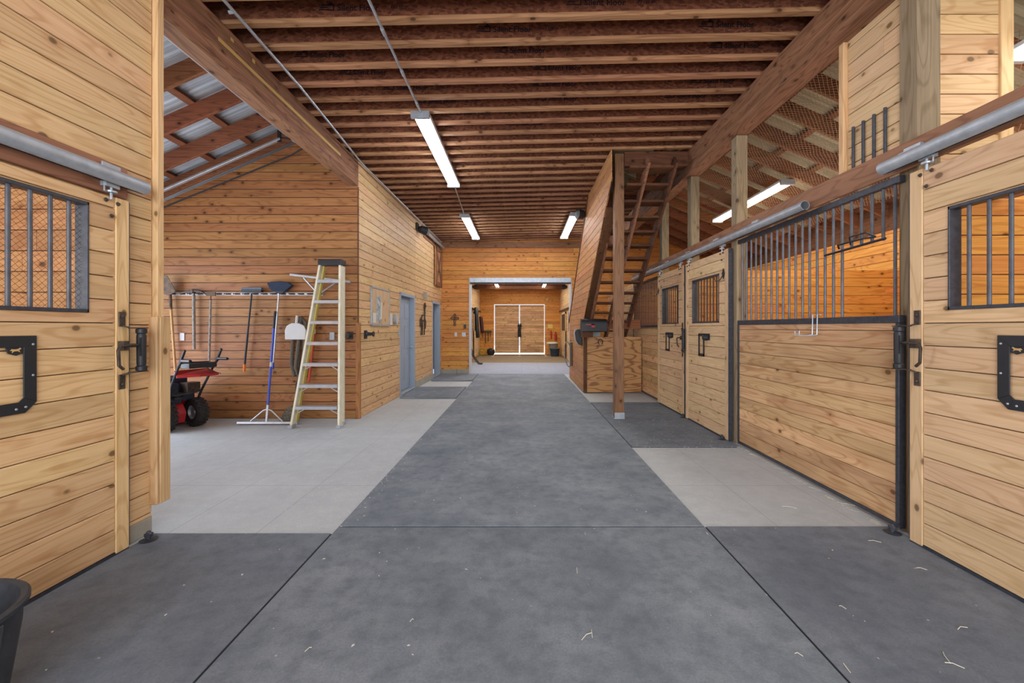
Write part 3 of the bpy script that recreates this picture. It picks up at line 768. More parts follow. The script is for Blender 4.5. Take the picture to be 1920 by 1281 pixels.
# ================================================================ STAIRS
SX = 1.37
mb = MB()
boards(mb, [(9.17, .02), (11.9, .02), (11.9, 1.66), (9.17, 1.66)], planeX(SX), (.03, 0, 0), seed=81, bh=.137)
boards(mb, [(9.17, 1.66), (11.9, 1.66), (8.52, 4.17), (6.36, 4.17), (6.36, 3.75)], planeX(SX), (.03, 0, 0), seed=81, bh=.137)
mb.box(SX + .03, SX + .1, 11.8, 11.9, 0, 1.66, .2)
mb.build('wall_right', wood('stair', 'Y'), bevel=.003, kind='structure')
mb = MB(); mb.bar((SX + .10, 9.25, 1.60), (SX + .10, 6.80, 3.395), .14, .05, (0, 1, 1)); mb.bar((SX - .004, 12.0, 1.60), (SX - .004, 8.55, 4.15), .02, .05, (0, 1, 1)); mb.build('trim_10', wood('dark', 'Y'), kind='structure')
st = thing('staircase', 'steep open wooden staircase rising towards the viewer into the loft', 'staircase', (1.9, 10.8, 0))
s_hi = Vector((0, 6.35, 3.95)); sl = -.86
def sy(z): return 6.35 + (3.95 - z) / .86
z_lo = 0.0
for x in (1.52, 1.92, 2.34):
    mb = MB(); zt = 3.60 if x < 1.6 else 3.99; mb.bar((x, sy(zt), zt), (x, sy(.14), .14), .04, .19, (0, .65, .76)); mb.build('stringer', wood('dark' if x > 2 else 'glulam', 'Y'), st, bevel=.003)
z = .22; k = 0
while z < 3.95:
    y = sy(z); mb = MB(); mb.box(1.52 if z < 3.5 else 1.66, 2.34, y - .04, y + .21, z - .04, z); mb.build('tread', wood('dark', 'X'), st, bevel=.003); z += .195

# plywood cabinet under the stairs
t = thing('plywood_cabinet', 'plywood cupboard closing off the space under the staircase', 'cabinet', (1.98, 9.2, 0))
mb = MB(); mb.box(1.44, 2.64, 9.17, 9.19, .02, 1.24); mb.build('front_panel', M_['ply'], t, bevel=.002)
mb = MB(); mb.box(SX - .006, 1.44, 9.14, 9.20, .02, 1.6); mb.build('corner_post', wood('dark', 'Z'), t, bevel=.003)
mb = MB(); mb.box(1.5, 2.60, 9.10, 9.14, 1.42, 1.62); mb.build('cross_board', wood('rafter', 'X'), st, bevel=.003)
# horseshoe
mb = MB(); pts = []
for k in range(15):
    a = -PI / 2 + .45 + (2 * PI - .9) * k / 14; pts.append((1.735 + .05 * math.cos(a), 9.155, 1.13 + .06 * math.sin(a)))
mb.tube(pts, .009, 6); mb.tube([(1.66, 9.16, 1.06), (1.735, 9.155, 1.04), (1.81, 9.16, 1.06)], .005, 6)
tag(mb.build('horseshoe', M_['black'], smooth=True), 'dark iron horseshoe hung on the plywood cupboard', 'horseshoe')
# mailbox
t = thing('mailbox', 'black rural mailbox with a red flag at the foot of the stairs', 'mailbox', (1.52, 8.8, 1.37))
prof = [(-.10, 0), (.10, 0), (.10, .16)] + [(.10 * math.cos(a * PI / 10), .16 + .10 * math.sin(a * PI / 10)) for a in range(1, 10)] + [(-.10, .16)]
mb = MB(); mb.prism(prof, lambda u, v: (1.27, 8.80 + u, 1.37 + v), (.52, 0, 0)); bd = mb.build('box_body', M_['blackp'], t, bevel=.004)
mb = MB(); mb.prism([(u * 1.04, v * 1.02) for u, v in prof], lambda u, v: (1.255, 8.80 + u, 1.37 + v), (.025, 0, 0)); mb.build('door', M_['blackp'], t)
mb = MB(); mb.box(1.35, 1.53, 8.692, 8.698, 1.50, 1.52); mb.box(1.46, 1.53, 8.692, 8.698, 1.45, 1.52); mb.build('flag', M_['red'], t)
mb = MB(); mb.box(1.30, 1.5, 8.74, 9.14, 1.24, 1.365); mb.build('support_block', wood('dark', 'X'), t)
# small screen / paper holders behind
mb = MB(); mb.box(1.62, 1.80, 9.5, 9.54, 1.24, 1.36); tag(mb.build('paper_stack', M_['paper'], bevel=.003), 'white papers standing behind the plywood cupboard top', 'papers')
# speaker-like dispenser on the stair wall
t = thing('wall_dispenser', 'black and chrome rounded dispenser on the boarded side of the stairs', 'dispenser', (1.3, 9.5, 1.2))
mb = MB(); pf = [(0, 0), (-.07, .02), (-.13, .12), (-.155, .30), (-.13, .37), (0, .38)]
mb.prism(pf, lambda u, v: (SX + u, 9.36, 1.04 + v), (0, .22, 0)); mb.build('housing', M_['blackp'], t, bevel=.015)
mb = MB(); mb.prism([(u * 1.06 - .004, v) for u, v in pf], lambda u, v: (SX + u, 9.585, 1.04 + v), (0, .03, 0)); mb.build('chrome_band', M_['alu'], t, bevel=.004)
# rope loop
t = thing('lead_rope', 'looped rope hanging from the end of the stair wall by the far doorway', 'rope', (1.33, 11.5, 1.1))
pts = []
for k in range(21):
    a = 2 * PI * k / 20; pts.append((1.27 - .09 * math.sin(a) - .03 * math.cos(a), 11.35 + .03 * math.sin(a), .72 + .34 * math.cos(a)))
mb = MB(); mb.tube(pts[:-1], .014, 6, closed=True); mb.build('loop', M_['greyw'], t, smooth=True)
mb = MB(); mb.tube([(1.33, 11.2, 1.05), (1.335, 11.2, .42)], .035, 8); mb.build('coil', M_['strap'], t, smooth=True)
mb = MB(); mb.tube([(1.37, 11.3, 1.09), (1.32, 11.3, 1.08), (1.31, 11.3, 1.11)], .008, 6); mb.build('hook', M_['iron'], t)

# ================================================================ CEILING LIGHTS, CONDUITS
def fixture(label, x, y0, y1, z, mt='tube', w=.11, group=None):
    t = thing('ceiling_light', label, 'light', (x, (y0 + y1) / 2, z), 0, group)
    mb = MB(); mb.prism([(-w, .06), (w, .06), (w * .9, .03), (w * .35, .012), (-w * .35, .012), (-w * .9, .03)], lambda u, v: (x + u, y0, z + v), (0, y1 - y0, 0))
    mb.build('housing', M_['white'], t, bevel=.002)
    for dx in (-w * .55, w * .55):
        mb = MB(); mb.tube([(x + dx, y0 + .04, z), (x + dx, y1 - .04, z)], .019, 10); mb.build('tube', M_[mt], t, smooth=True)
    for yy in (y0, y1 - .03):
        mb = MB(); mb.box(x - w - .004, x + w + .004, yy - .01, yy + .035, z - .025, z + .062); mb.build('end_cap', M_['galv'], t, bevel=.003)
    return t
fixture('large bright twin-tube ceiling light nearest the viewer, hung from the joists', -1.24, 5.08, 7.62, 4.03)
fixture('smaller-looking twin-tube ceiling light on the left near the far wall', -1.33, 9.66, 12.1, 4.03)
fixture('twin-tube ceiling light on the right beside the stair wall', 1.235, 9.6, 12.1, 4.05)
fixture('long warm tube light under the roof of the right stalls, behind the timber post', 4.32, 6.75, 9.2, 3.79, 'tubey')
fixture('tube light under the roof at the upper right corner, beyond the chute', 4.32, 1.25, 3.68, 3.80, 'tubey')
fixture('left tube light in the far passage', -1.15, 18.4, 20.9, 3.40, 'tubey', .08)
fixture('right tube light in the far passage', 1.05, 18.4, 20.9, 3.40, 'tubey', .08)
mb = MB(); mb.tube([(-1.225, 2.2, 4.075), (-1.23, 5.06, 4.075)], .013, 8); 
for y in (3.7, 4.3, 4.9): mb.tube([(-1.23, y - .04, 4.075), (-1.23, y + .04, 4.075)], .018, 8)
tag(mb.build('conduit', M_['galv'], smooth=True), 'thin steel conduit along the joists, running to the near end of the largest tube light', 'conduit')
mb = MB(); mb.tube([(-1.24, 7.64, 4.07), (-1.33, 9.64, 4.07)], .011, 8); tag(mb.build('conduit', M_['galv'], smooth=True), 'short thin conduit joining the largest tube light to the one behind it', 'conduit')
mb = MB(); mb.tube([(-2.36, 2.4, 4.06), (-2.40, 4.5, 4.055), (-2.53, 6.6, 4.045), (-2.49, 9.0, 4.045), (-2.42, 12.6, 4.035)], .014, 8)
mb.tube([(-2.38, 3.44, 4.055), (-2.42, 3.44, 4.05)], .015, 6)
tag(mb.build('conduit', M_['galv'], smooth=True), 'steel conduit running along the top of the left beam and wall', 'conduit')

# ================================================================ LEFT WALL FITTINGS
def Lp(u, y, z): return LM @ Vector((u, y, z))
def on_left(name, label, cat, parts):
    """parts: list of (part name, material, builder)"""
    t = thing(name, label, cat, tuple(Lp(0, parts[0][3] if len(parts[0]) > 3 else 1, 1)))
    for p in parts:
        mb = MB(); mb.X = LM; p[2](mb); mb.build(p[0], p[1], t, bevel=.003)
    return t
on_left('notice_board', 'framed pinboard with papers on the left aisle wall, left of the closed door', 'board', [
    ('backing', wood('pale', 'Z'), lambda m: m.box(0, .02, .53, 1.40, 1.50, 2.13), .9),
    ('frame', M_['galv'], lambda m: [m.box(0, .03, .5, .53, 1.47, 2.16), m.box(0, .03, 1.40, 1.43, 1.47, 2.16), m.box(0, .03, .5, 1.43, 2.13, 2.16), m.box(0, .03, .5, 1.43, 1.47, 1.50)]),
    ('photo_strip', plain('photo_print', srgb(96, 132, 158), .4, 0, 14, .9, srgb(228, 232, 230)), lambda m: m.box(.02, .024, .74, .93, 1.53, 2.02)),
    ('paper_sheet', M_['paper'], lambda m: [m.box(.02, .023, .56, .70, 1.53, 1.70), m.box(.02, .023, .95, 1.0, 1.6, 1.9)])])
tag((lambda m: (setattr(m, 'X', LM), m.box(0, .01, 1.48, 1.62, 1.50, 1.72), m.build('paper_notice', M_['paper']))[-1])(MB()), 'white paper notice between the pinboard and the round clock', 'notice')
on_left('wall_clock', 'small round white clock on the left wall beside the closed door', 'clock', [
    ('case', M_['galv'], lambda m: m.lathe([(.10, 0), (.105, .05), (.09, .055)], (0, 1.78, 1.62), (1, 0, 0), 24), 1.78),
    ('dial', M_['white'], lambda m: m.lathe([(.088, .0), (.088, .001)], (.056, 1.78, 1.62), (1, 0, 0), 24))])
on_left('hose_bracket', 'black bracket with a round peg on the left wall near the bay corner', 'bracket', [
    ('plate', M_['blackp'], lambda m: m.box(0, .012, .22, .34, 1.26, 1.40), .3),
    ('peg', M_['blackp'], lambda m: m.lathe([(.045, 0), (.03, .03), (.025, .1), (.045, .11), (.045, .125)], (.012, .30, 1.34), (1, 0, 0), 14))])
on_left('light_switch', 'white light switch just left of the closed door', 'switch', [('plate', M_['galv'], lambda m: m.box(0, .008, 2.0, 2.07, 1.27, 1.40), 2.0), ('toggle', M_['white'], lambda m: m.box(.008, .02, 2.028, 2.042, 1.32, 1.35))])
# horse wall art
def horse(m):
    c = (3.98, 1.66)
    def T(pts, r): m.tube([(.02, c[0] + a * 1.0, c[1] + b) for a, b in pts], r, 6)
    T([(-.16, .02), (-.10, .10), (.04, .10), (.12, .14), (.18, .30), (.16, .42)], .02)
    T([(.16, .42), (.24, .36), (.26, .32)], .018); T([(-.16, .02), (-.2, -.1), (-.16, -.24), (-.22, -.40)], .018); T([(-.1, -.02), (-.06, -.2), (-.1, -.40)], .016)
    T([(.1, .0), (.14, -.2), (.1, -.40)], .016); T([(.16, .04), (.26, -.08), (.2, -.24)], .016); T([(-.16, .06), (-.28, .0), (-.3, -.2)], .016); T([(-.1, -.02), (.02, -.04), (.14, .0), (.2, .2)], .016)
    T([(.1, .2), (.06, .3), (.1, .4)], .012)
t = on_left('horse_wall_art', 'rearing horse of bent dark metal hung between the two grey-blue doors', 'wall art', [('metal_figure', M_['iron'], horse, 3.98)])
on_left('junction_box', 'small beige box on the left wall above the metal horse', 'box', [('cover', M_['curb'], lambda m: m.box(0, .07, 4.05, 4.19, 2.20, 2.36), 4.1)])
on_left('flood_light', 'dark round flood light high on the left wall under the joists', 'light', [('base', M_['blackp'], lambda m: m.box(0, .05, 3.32, 3.48, 3.78, 3.96), 3.4), ('head', M_['blackp'], lambda m: m.lathe([(.04, 0), (.09, .06), (.11, .2), (.10, .22), (0, .2)], (.04, 3.42, 3.84), (.7, .55, -.2), 16))])
# hatch door with track
on_left('loft_hatch', 'small wooden hatch with cross braces high in the far left corner', 'door', [
    ('panel', wood('stair', 'Z'), lambda m: m.box(.03, .06, 5.22, 6.0, 2.66, 3.78), 5.6),
    ('brace', wood('glulam', 'Z'), lambda m: [m.box(.06, .08, 5.22, 5.32, 2.66, 3.78), m.box(.06, .08, 5.9, 6.0, 2.66, 3.78), m.box(.06, .08, 5.22, 6.0, 2.66, 2.78), m.box(.06, .08, 5.22, 6.0, 3.66, 3.78), m.bar((.07, 5.3, 2.75), (.07, 5.92, 3.7), .02, .09, (0, -1, .7)), m.bar((.07, 5.92, 2.75), (.07, 5.3, 3.7), .02, .09, (0, 1, .7))])])
mb = MB(); mb.X = LM; mb.tube([(.1, 4.15, 3.88), (.1, 6.1, 3.88)], .04, 12)
for y in (4.2, 5.1, 6.0): mb.box(0, .1, y - .03, y + .03, 3.86, 3.94)
tag(mb.build('track_rail', M_['galv'], smooth=True), 'short galvanized track above the wooden hatch in the far left corner', 'rail')
mb = MB(); mb.X = LM; mb.box(0, .02, 4.05, 6.15, 3.66 + .1, 3.98); tag(mb.build('header_board', wood('rail', 'Y')), 'brown board behind the short track above the wooden hatch', 'board')

# far wall fittings
t = thing('wall_cross', 'dark openwork metal cross on the far wall left of the doorway', 'cross', (-2.05, FY, 1.7))
mb = MB(); cx_, cz_ = -2.07, 1.74
for dx, dz, sx_, sz_ in ((-.07, 0, .055, .03), (.07, 0, .055, .03), (0, .08, .03, .055), (0, -.09, .03, .055), (0, -.19, .03, .045)):
    mb.tube([(cx_ + dx + sx_ * math.cos(a * PI / 6), FY - .015, cz_ + dz + sz_ * math.sin(a * PI / 6)) for a in range(12)], .012, 6, closed=True)
mb.build('metalwork', M_['iron'], t, smooth=True)
member('wall_sensor', 'small black box on the far wall beside the doorway', 'box', [(-1.79, -1.72, FY - .03, FY, 1.42, 1.55)], M_['blackp'], .004)
member('light_switch', 'white switch plate on the far wall under the metal cross', 'switch', [(-2.08, -2.0, FY - .012, FY, 1.17, 1.30)], M_['white'], .003)
member('light_switch', 'grey double switch plate on the far wall nearest the doorway', 'switch', [(-1.85, -1.73, FY - .012, FY, 1.17, 1.30)], M_['galv'], .003)
t = thing('box_track', 'pale galvanized box track across the top of the far doorway', 'track', (0, FY, 2.9))
mb = MB(); mb.box(DX0, DX1, FY - .09, FY - .01, DT - .15, DT + .0); mb.build('box_rail', M_['galv'], t, bevel=.006)
mb = MB(); mb.box(DX0, DX1, FY - .06, FY - .0, DT - .19, DT - .15); mb.build('slot', M_['blackp'], t)

# far sliding doors with daylight round their edges
for a, b, l in ((g0 + .045, -.115 - .028, 'left leaf of the big boarded double door at the far end, daylight round its edges'), (-.115 + .028, g1 - .035, 'right leaf of the big boarded double door at the far end, daylight round its edges')):
    t = thing('barn_gate', l, 'door', ((a + b) / 2, BY + .2, 0))
    mb = MB(); boards(mb, rect(a, b, .075, gz - .035), planeY(BY + .20), (0, .03, 0), bh=.13, seed=int(a * 10) + 200); mb.build('board_panel', wood('worn', 'X'), t, bevel=.003)
mb = MB(); mb.tube([(-.10, BY + .12, 1.62), (-.12, BY + .12, 1.3), (-.11, BY + .12, .95)], .07, 8, r2=.1); mb.tube([(-.22, BY + .15, 1.52), (-.15, BY + .12, 1.66), (-.05, BY + .12, 1.66), (0, BY + .15, 1.5)], .025, 6)
tag(mb.build('halter', M_['blackp'], smooth=True), 'black halter and straps hanging where the two far door leaves meet', 'halter')
# passage stall doors and clutter
for s, x, nm in ((-1, PX0, 'left'), (1, PX1, 'right')):
    for i, (y0, y1) in enumerate(((16.2, 18.2), (19.3, 21.2))):
        t = thing('stall_gate', ('nearer' if i == 0 else 'farther') + ' dark-barred stall door on the %s wall of the far passage' % nm, 'door', (x, (y0 + y1) / 2, 0))
        mb = MB(); boards(mb, rect(y0, y1, .05, 1.3), planeX(x - s * .05), (s * .03, 0, 0), seed=90 + i); mb.box(x - s * .055, x - s * .02, y0, y1, 2.1, 2.2); mb.box(x - s * .055, x - s * .02, y0, y0 + .1, .05, 2.2); mb.box(x - s * .055, x - s * .02, y1 - .1, y1, .05, 2.2)
        mb.build('board_panel', wood('pale', 'Y'), t)
        mb = MB(); mb.box(x - s * .04, x - s * .03, y0 + .1, y1 - .1, 1.3, 2.1); mb.build('dark_window', M_['blackp'], t)
    mb = MB(); mb.tube([(x - s * .07, 15.5, 2.30), (x - s * .07, 22.0, 2.30)], .04, 8); tag(mb.build('track_rail', M_['blackp'], smooth=True), 'dark track rail over the stall doors on the %s of the far passage' % nm, 'rail')
def blanket(x, y, w, z0, z1, m, l):
    mb = MB(); vs = []; fs = []; n = 10
    for j in range(5):
        z = z1 + (z0 - z1) * j / 4
        for i in range(n + 1): vs.append((x + .06 * math.sin(i * 1.7) + .02 * j, y + w * i / n, z))
    for j in range(4):
        for i in range(n): q = j * (n + 1) + i; fs.append((q, q + 1, q + n + 2, q + n + 1))
    mb.add(vs, fs); o = mb.build('horse_blanket', m, smooth=True); sm = o.modifiers.new('thick', 'SOLIDIFY'); sm.thickness = .03
    tag(o, l, 'blanket')
blanket(PX0 + .22, 18.3, .7, 1.0, 2.35, M_['blackp'], 'long black blanket hanging just inside the far doorway on the left')
blanket(PX0 + .2, 20.6, .9, 1.2, 2.0, M_['maroon'], 'dark maroon blanket hanging deeper in the far passage on the left')
t = thing('saddle_stand', 'curved metal stand just inside the far doorway on the left', 'stand', (-2.0, 16.2, 0))
for dy in (0, .35):
    mb = MB(); mb.tube([(-2.12, 16.3 + dy, 1.0), (-2.0, 16.3 + dy, .6), (-1.9, 16.3 + dy, .3), (-1.7, 16.3 + dy, .03), (-1.55, 16.3 + dy, .02)], .02, 8); mb.build('leg', M_['black'], t, smooth=True)
mb = MB(); mb.tube([(-2.0, 16.3, .6), (-2.0, 16.65, .6)], .015, 6); mb.tube([(-2.12, 16.3, 1.0), (-2.12, 16.65, 1.0)], .015, 6); mb.build('crossbar', M_['black'], t)
t = thing('tool_rack', 'tools hanging from a rack on the back wall left of the far doors', 'rack', (-1.9, BY, 1.2))
mb = MB(); mb.box(-2.2, -1.6, BY - .06, BY, 1.22, 1.28); mb.build('rail', M_['iron'], t)
mb = MB()
for x in (-2.1, -1.95, -1.8, -1.68): mb.tube([(x, BY - .08, 1.25), (x + .01, BY - .08, .5 + abs(x + 1.9) * 2)], .018, 6); mb.box(x - .05, x + .05, BY - .1, BY - .06, 1.18, 1.3)
mb.build('hanging_tool', M_['iron'], t)
mb = MB()
for k in range(3): mb.tube([(-2.03 + .16 * math.cos(a * PI / 8), 21.6 + .05 * k,   .2 + .17 * math.sin(a * PI / 8)) for a in range(16)], .03, 6, closed=True)
tag(mb.build('garden_hose', M_['green'], smooth=True), 'yellow-green coiled hose on the floor at the back left', 'hose')
mb = MB(); mb.lathe([(.0, .02), (.16, .03), (.22, .15), (.2, .3), (.1, .36), (0, .37)], (-1.62, 21.9, .0), (0, 0, 1), 16); tag(mb.build('feed_pan', M_['blackp'], smooth=True), 'dark rounded tub beside the coiled hose at the back', 'tub')
t = thing('garbage_can', 'grey lidded garbage can at the back right of the far passage', 'can', (1.65, 21.6, 0))
mb = MB(); mb.lathe([(.19, .0), (.25, .62), (.26, .64)], (1.65, 21.7, 0), (0, 0, 1), 20); mb.build('can_body', M_['greyb'], t, smooth=True)
mb = MB(); mb.lathe([(.31, .62), (.31, .66), (.2, .70), (0, .71)], (1.60, 21.7, 0), (0, 0, 1), 20); mb.build('lid', M_['paper'], t, smooth=True)
mb = MB(); mb.lathe([(.2, .0), (.25, .36), (.27, .38), (.26, .40), (.24, .38), (.18, .04), (0, .03)], (1.68, 21.1, 0), (0, 0, 1), 20); tag(mb.build('muck_bucket', M_['tealb'], smooth=True), 'dark blue bucket in front of the grey garbage can', 'bucket')
t = thing('fire_extinguisher', 'small red fire extinguisher on the back wall right of the far doors', 'extinguisher', (1.83, BY, 1))
mb = MB(); mb.lathe([(0, 0), (.06, .01), (.065, .28), (.05, .34), (.02, .36), (.02, .4), (0, .4)], (1.83, BY - .08, .78), (0, 0, 1), 14); mb.build('cylinder', M_['red'], t, smooth=True)
mb = MB(); mb.box(1.80, 1.86, BY - .1, BY - .04, 1.17, 1.22); mb.build('valve', M_['blackp'], t)
t = thing('wall_hook', 'red wall hook with a wooden block right of the far doors', 'hook', (1.5, BY, 1))
mb = MB(); mb.box(1.42, 1.55, BY - .05, BY, 1.1, 1.25); mb.build('block', wood('amber', 'X'), t)
mb = MB(); mb.tube([(1.58, BY - .03, 1.3), (1.6, BY - .08, 1.15), (1.6, BY - .03, .85)], .03, 8); mb.build('hook', M_['red'], t, smooth=True)
mb = MB(); mb.box(1.42, 1.68, BY - .012, BY, 1.42, 1.64)
t = tag(mb.build('wall_notice', M_['ylab']), 'yellow paper notice on the back wall above the red extinguisher', 'notice')
mb = MB(); mb.tube([(1.36, BY - .02, 2.95), (1.4, BY - .12, 3.0), (1.36, BY - .16, 2.92)], .03, 8); tag(mb.build('wall_lamp', M_['white'], smooth=True), 'small white lamp above the right corner of the far doors', 'lamp')
for s, x in ((-1, PX0), (1, PX1)):
    mb = MB(); mb.lathe([(.03, 0), (.09, .08), (.10, .22), (0, .24)], (x, 18.9, 3.32), (-s, .4, -.2), 14)
    tag(mb.build('wall_speaker', M_['blackp'], smooth=True), 'small black speaker high on the %s wall of the far passage' % ('left' if s < 0 else 'right'), 'speaker')
mb = MB(); mb.lathe([(.03, 0), (.09, .06), (.11, .2), (0, .22)], (SX - .0, 8.9, 3.86), (-.8, -.3, 0), 16); tag(mb.build('flood_light', M_['blackp'], smooth=True), 'dark round flood light at the top of the stair wall', 'light')

# ================================================================ LEFT BAY OBJECTS
BYW = 6.60
def PB(px, py, Y=BYW - .04): return at(px, py, Y)
# overhead door track
t = thing('overhead_door_track', 'pale metal overhead-door track hung below the rafters of the left bay', 'track', (-4.3, 6.3, 4.0))
mb = MB(); a = Vector((-6.2, 6.25, roof_z(6.2) - .08)); b = Vector((-3.62, 6.25, roof_z(3.62) - .08)); mb.bar(a, b, .05, .03, (0, 0, 1)); mb.build('near_rail', M_['alu'], t, bevel=.003)
mb = MB(); mb.bar((-3.64, 6.25, roof_z(3.64) - .12), (-3.64, 6.25, roof_z(3.64) + .16), .05, .02, (0, 1, 0)); mb.bar((-3.64, 6.25, roof_z(3.64) - .05), (-3.35, 6.25, roof_z(3.35) - .22), .012, .04, (0, 1, 0)); mb.bar((-3.6, 6.25, roof_z(3.64) + .12), (-3.25, 6.42, roof_z(3.3) - .2), .01, .03); mb.build('hanger', M_['black'], t)
mb = MB(); mb.bar((-3.50, 3.2, 4.33), (-3.50, 6.45, 4.33), .05, .04); mb.build('crossbar', M_['alu'], t)
mb = MB(); mb.tube([(-3.3, 6.45, 4.28), (-3.6, 6.5, 4.14), (-5.9, 6.5, roof_z(5.9) - .16)], .012, 6); mb.build('cable', M_['black'], t)

# wall tool rail
t = thing('tool_rail', 'white perforated tool holder rail on the back wall of the left bay', 'rail', (-4.2, BYW, 2))
r0, r1 = PB(313, 553), PB(604, 549)
mb = MB(); mb.box(r0.x, r1.x, BYW - .012, BYW - .001, 1.955, 2.0); mb.build('strip', M_['white'], t, bevel=.002)
for k in range(17):
    x = r0.x + .08 + k * .145; mb = MB(); mb.tube([(x - .035, BYW - .012, 1.985), (x - .03, BYW - .07, 1.98), (x - .02, BYW - .07, 1.965)], .006, 5); mb.tube([(x + .035, BYW - .012, 1.985), (x + .03, BYW - .07, 1.98), (x + .02, BYW - .07, 1.965)], .006, 5); mb.box(x - .04, x + .04, BYW - .02, BYW - .012, 1.965, 1.99)
    mb.build('clip', M_['black'], t)
# shovel
def Q(px, py, off=.07): return at(px, py, BYW - off)
t = thing('shovel', 'long shovel with rusty blade up and pale wooden handle, leftmost on the tool rail', 'shovel', tuple(Q(325, 630)))
mb = MB(); mb.tube([Q(320.5, 578), Q(329, 698)], .017, 10); mb.build('handle', M_['ash'], t, smooth=True)
mb = MB(); mb.tube([Q(319, 548), Q(320.5, 580)], .021, 10, r2=.019); bl = [(301, 514), (313, 516), (329, 546), (321, 552), (314, 554), (301, 549)]
mb.prism([(a, b) for a, b in bl], lambda u, v: Q(u, v, .10 + (554 - v) * .002), (0, .008, 0)); mb.build('blade', M_['rust'], t, bevel=.002)
# pickaxe
t = thing('pickaxe', 'pickaxe with a weathered grey handle and curved iron head on the tool rail', 'pickaxe', tuple(Q(363, 600)))
mb = MB(); mb.tube([Q(363, 550), Q(363.5, 600), Q(364, 655)], .022, 10, r2=.02); mb.build('handle', M_['greyw'], t, smooth=True)
mb = MB(); mb.tube([Q(330, 552), Q(345, 548), Q(362, 545)], .008, 8, r2=.026); mb.tube([Q(362, 545), Q(376, 546), Q(388, 553)], .026, 8, r2=.01); mb.lathe([(.035, -.03), (.035, .03)], Q(362, 547), (0, 0, 1), 12); mb.build('head', M_['iron'], t, smooth=True)
# garden hoe
t = thing('garden_hoe', 'hoe with a long thin grey handle hanging beside the pickaxe', 'hoe', tuple(Q(394, 600)))
mb = MB(); mb.tube([Q(395, 563), Q(392, 678)], .015, 10); mb.build('handle', M_['greyw'], t, smooth=True)
mb = MB(); mb.tube([Q(395, 566), Q(395.5, 550), Q(396, 548, .12)], .009, 8); p = Q(396, 549, .12); mb.box(p.x - .07, p.x + .07, p.y - .01, p.y + .01, p.z - .05, p.z + .01); mb.build('blade', M_['rust'], t, bevel=.002)
# push broom
t = thing('push_broom', 'black-handled push broom with orange grip hanging bristles up', 'broom', tuple(Q(470, 600)))
mb = MB(); mb.tube([Q(472, 550), Q(464, 628)], .013, 10); mb.tube([Q(464.2, 626), Q(458.5, 685)], .016, 10); mb.build('handle', M_['blackp'], t, smooth=True)
mb = MB(); mb.tube([Q(458.6, 683), Q(457.8, 697)], .021, 10, r2=.016); mb.build('grip', M_['orange'], t, smooth=True)
mb = MB(); a, b = Q(454, 546), Q(492, 546); mb.box(a.x, b.x, a.y - .03, a.y + .03, a.z - .02, a.z + .02); mb.build('head', M_['blackp'], t, bevel=.006)
mb = MB(); mb.box(a.x + .005, b.x - .005, a.y - .025, a.y + .025, a.z + .02, a.z + .055); mb.build('bristles', plain('grey_bristles', srgb(104, 112, 126), .9, 0, 60, .7, bump=.6), t)
# angle broom
t = thing('angle_broom', 'flared blue-black broom with silver handle hanging from the tool rail', 'broom', tuple(Q(518, 600)))
mb = MB(); mb.tube([Q(523, 548), Q(512.5, 682)], .011, 10); mb.build('handle', M_['alu'], t, smooth=True)
mb = MB(); mb.tube([Q(512.6, 680), Q(511.6, 692)], .015, 10); mb.build('grip', M_['blue'], t, smooth=True)
mb = MB(); poly = [(509, 546), (534, 546), (540, 541), (547, 535), (540, 530), (524, 527.5), (508, 528), (500, 531), (504, 540)]
mb.prism(poly, lambda u, v: Q(u, v, .11), (0, .07, 0)); mb.build('bristles', M_['brist'], t, bevel=.01)
mb = MB(); mb.prism([(514, 546), (533, 546), (529, 550), (518, 550)], lambda u, v: Q(u, v, .10), (0, .05, 0)); mb.build('head', M_['blackp'], t)
# blue screed rake standing on floor
def screed(name, label, foot, top, zsplit, hw, mat_h, mat_g, up=1, flat=None):
    t = thing(name, label, 'rake', tuple(foot))
    foot, top = Vector(foot), Vector(top); d = (top - foot).normalized(); L = (top - foot).length; sd = flat or Vector((1, 0, 0))
    mb = MB(); mb.bar(foot - sd * hw, foot + sd * hw, .05, .035, d); mb.build('head', M_['alu'], t, bevel=.003)
    mb = MB(); k = foot + d * zsplit
    for s in (-1, 1): mb.tube([foot + sd * s * hw * .56 + d * .02, k + sd * s * .06 - d * .02, k], .011, 8)
    mb.build('brace', M_['alu'], t, smooth=True)
    mb = MB(); mb.tube([foot, foot + d * (zsplit + .06)], .019, 10); mb.build('socket', M_['alu'], t, smooth=True)
    mb = MB(); mb.tube([foot + d * (zsplit + .05), foot + d * (L * .84)], .0165, 10); mb.build('handle', mat_h, t, smooth=True)
    mb = MB(); mb.tube([foot + d * L * .84, top], .019, 10); mb.build('grip', mat_g, t, smooth=True)
    mb = MB(); p = foot + d * (L * .49); mb.tube([p, p + d * .07], .0172, 10); mb.build('sticker', M_['white'], t, smooth=True)
    return t
screed('leveling_rake', 'levelling rake with wide aluminium head on the floor and blue handle leaning on the wall', (-3.79, 6.18, .03), tuple(at(516, 584, 6.5)), .20, .43, M_['blue'], M_['blackp'])
sd2 = Vector((1, .0, -.12)).normalized()
screed('leveling_rake', 'levelling rake hung upside down behind the ladder, orange-red handle', tuple(at(601, 522, 6.515)), tuple(at(579, 716, 6.55)), .22, .475, M_['redor'], M_['redor'], flat=sd2)
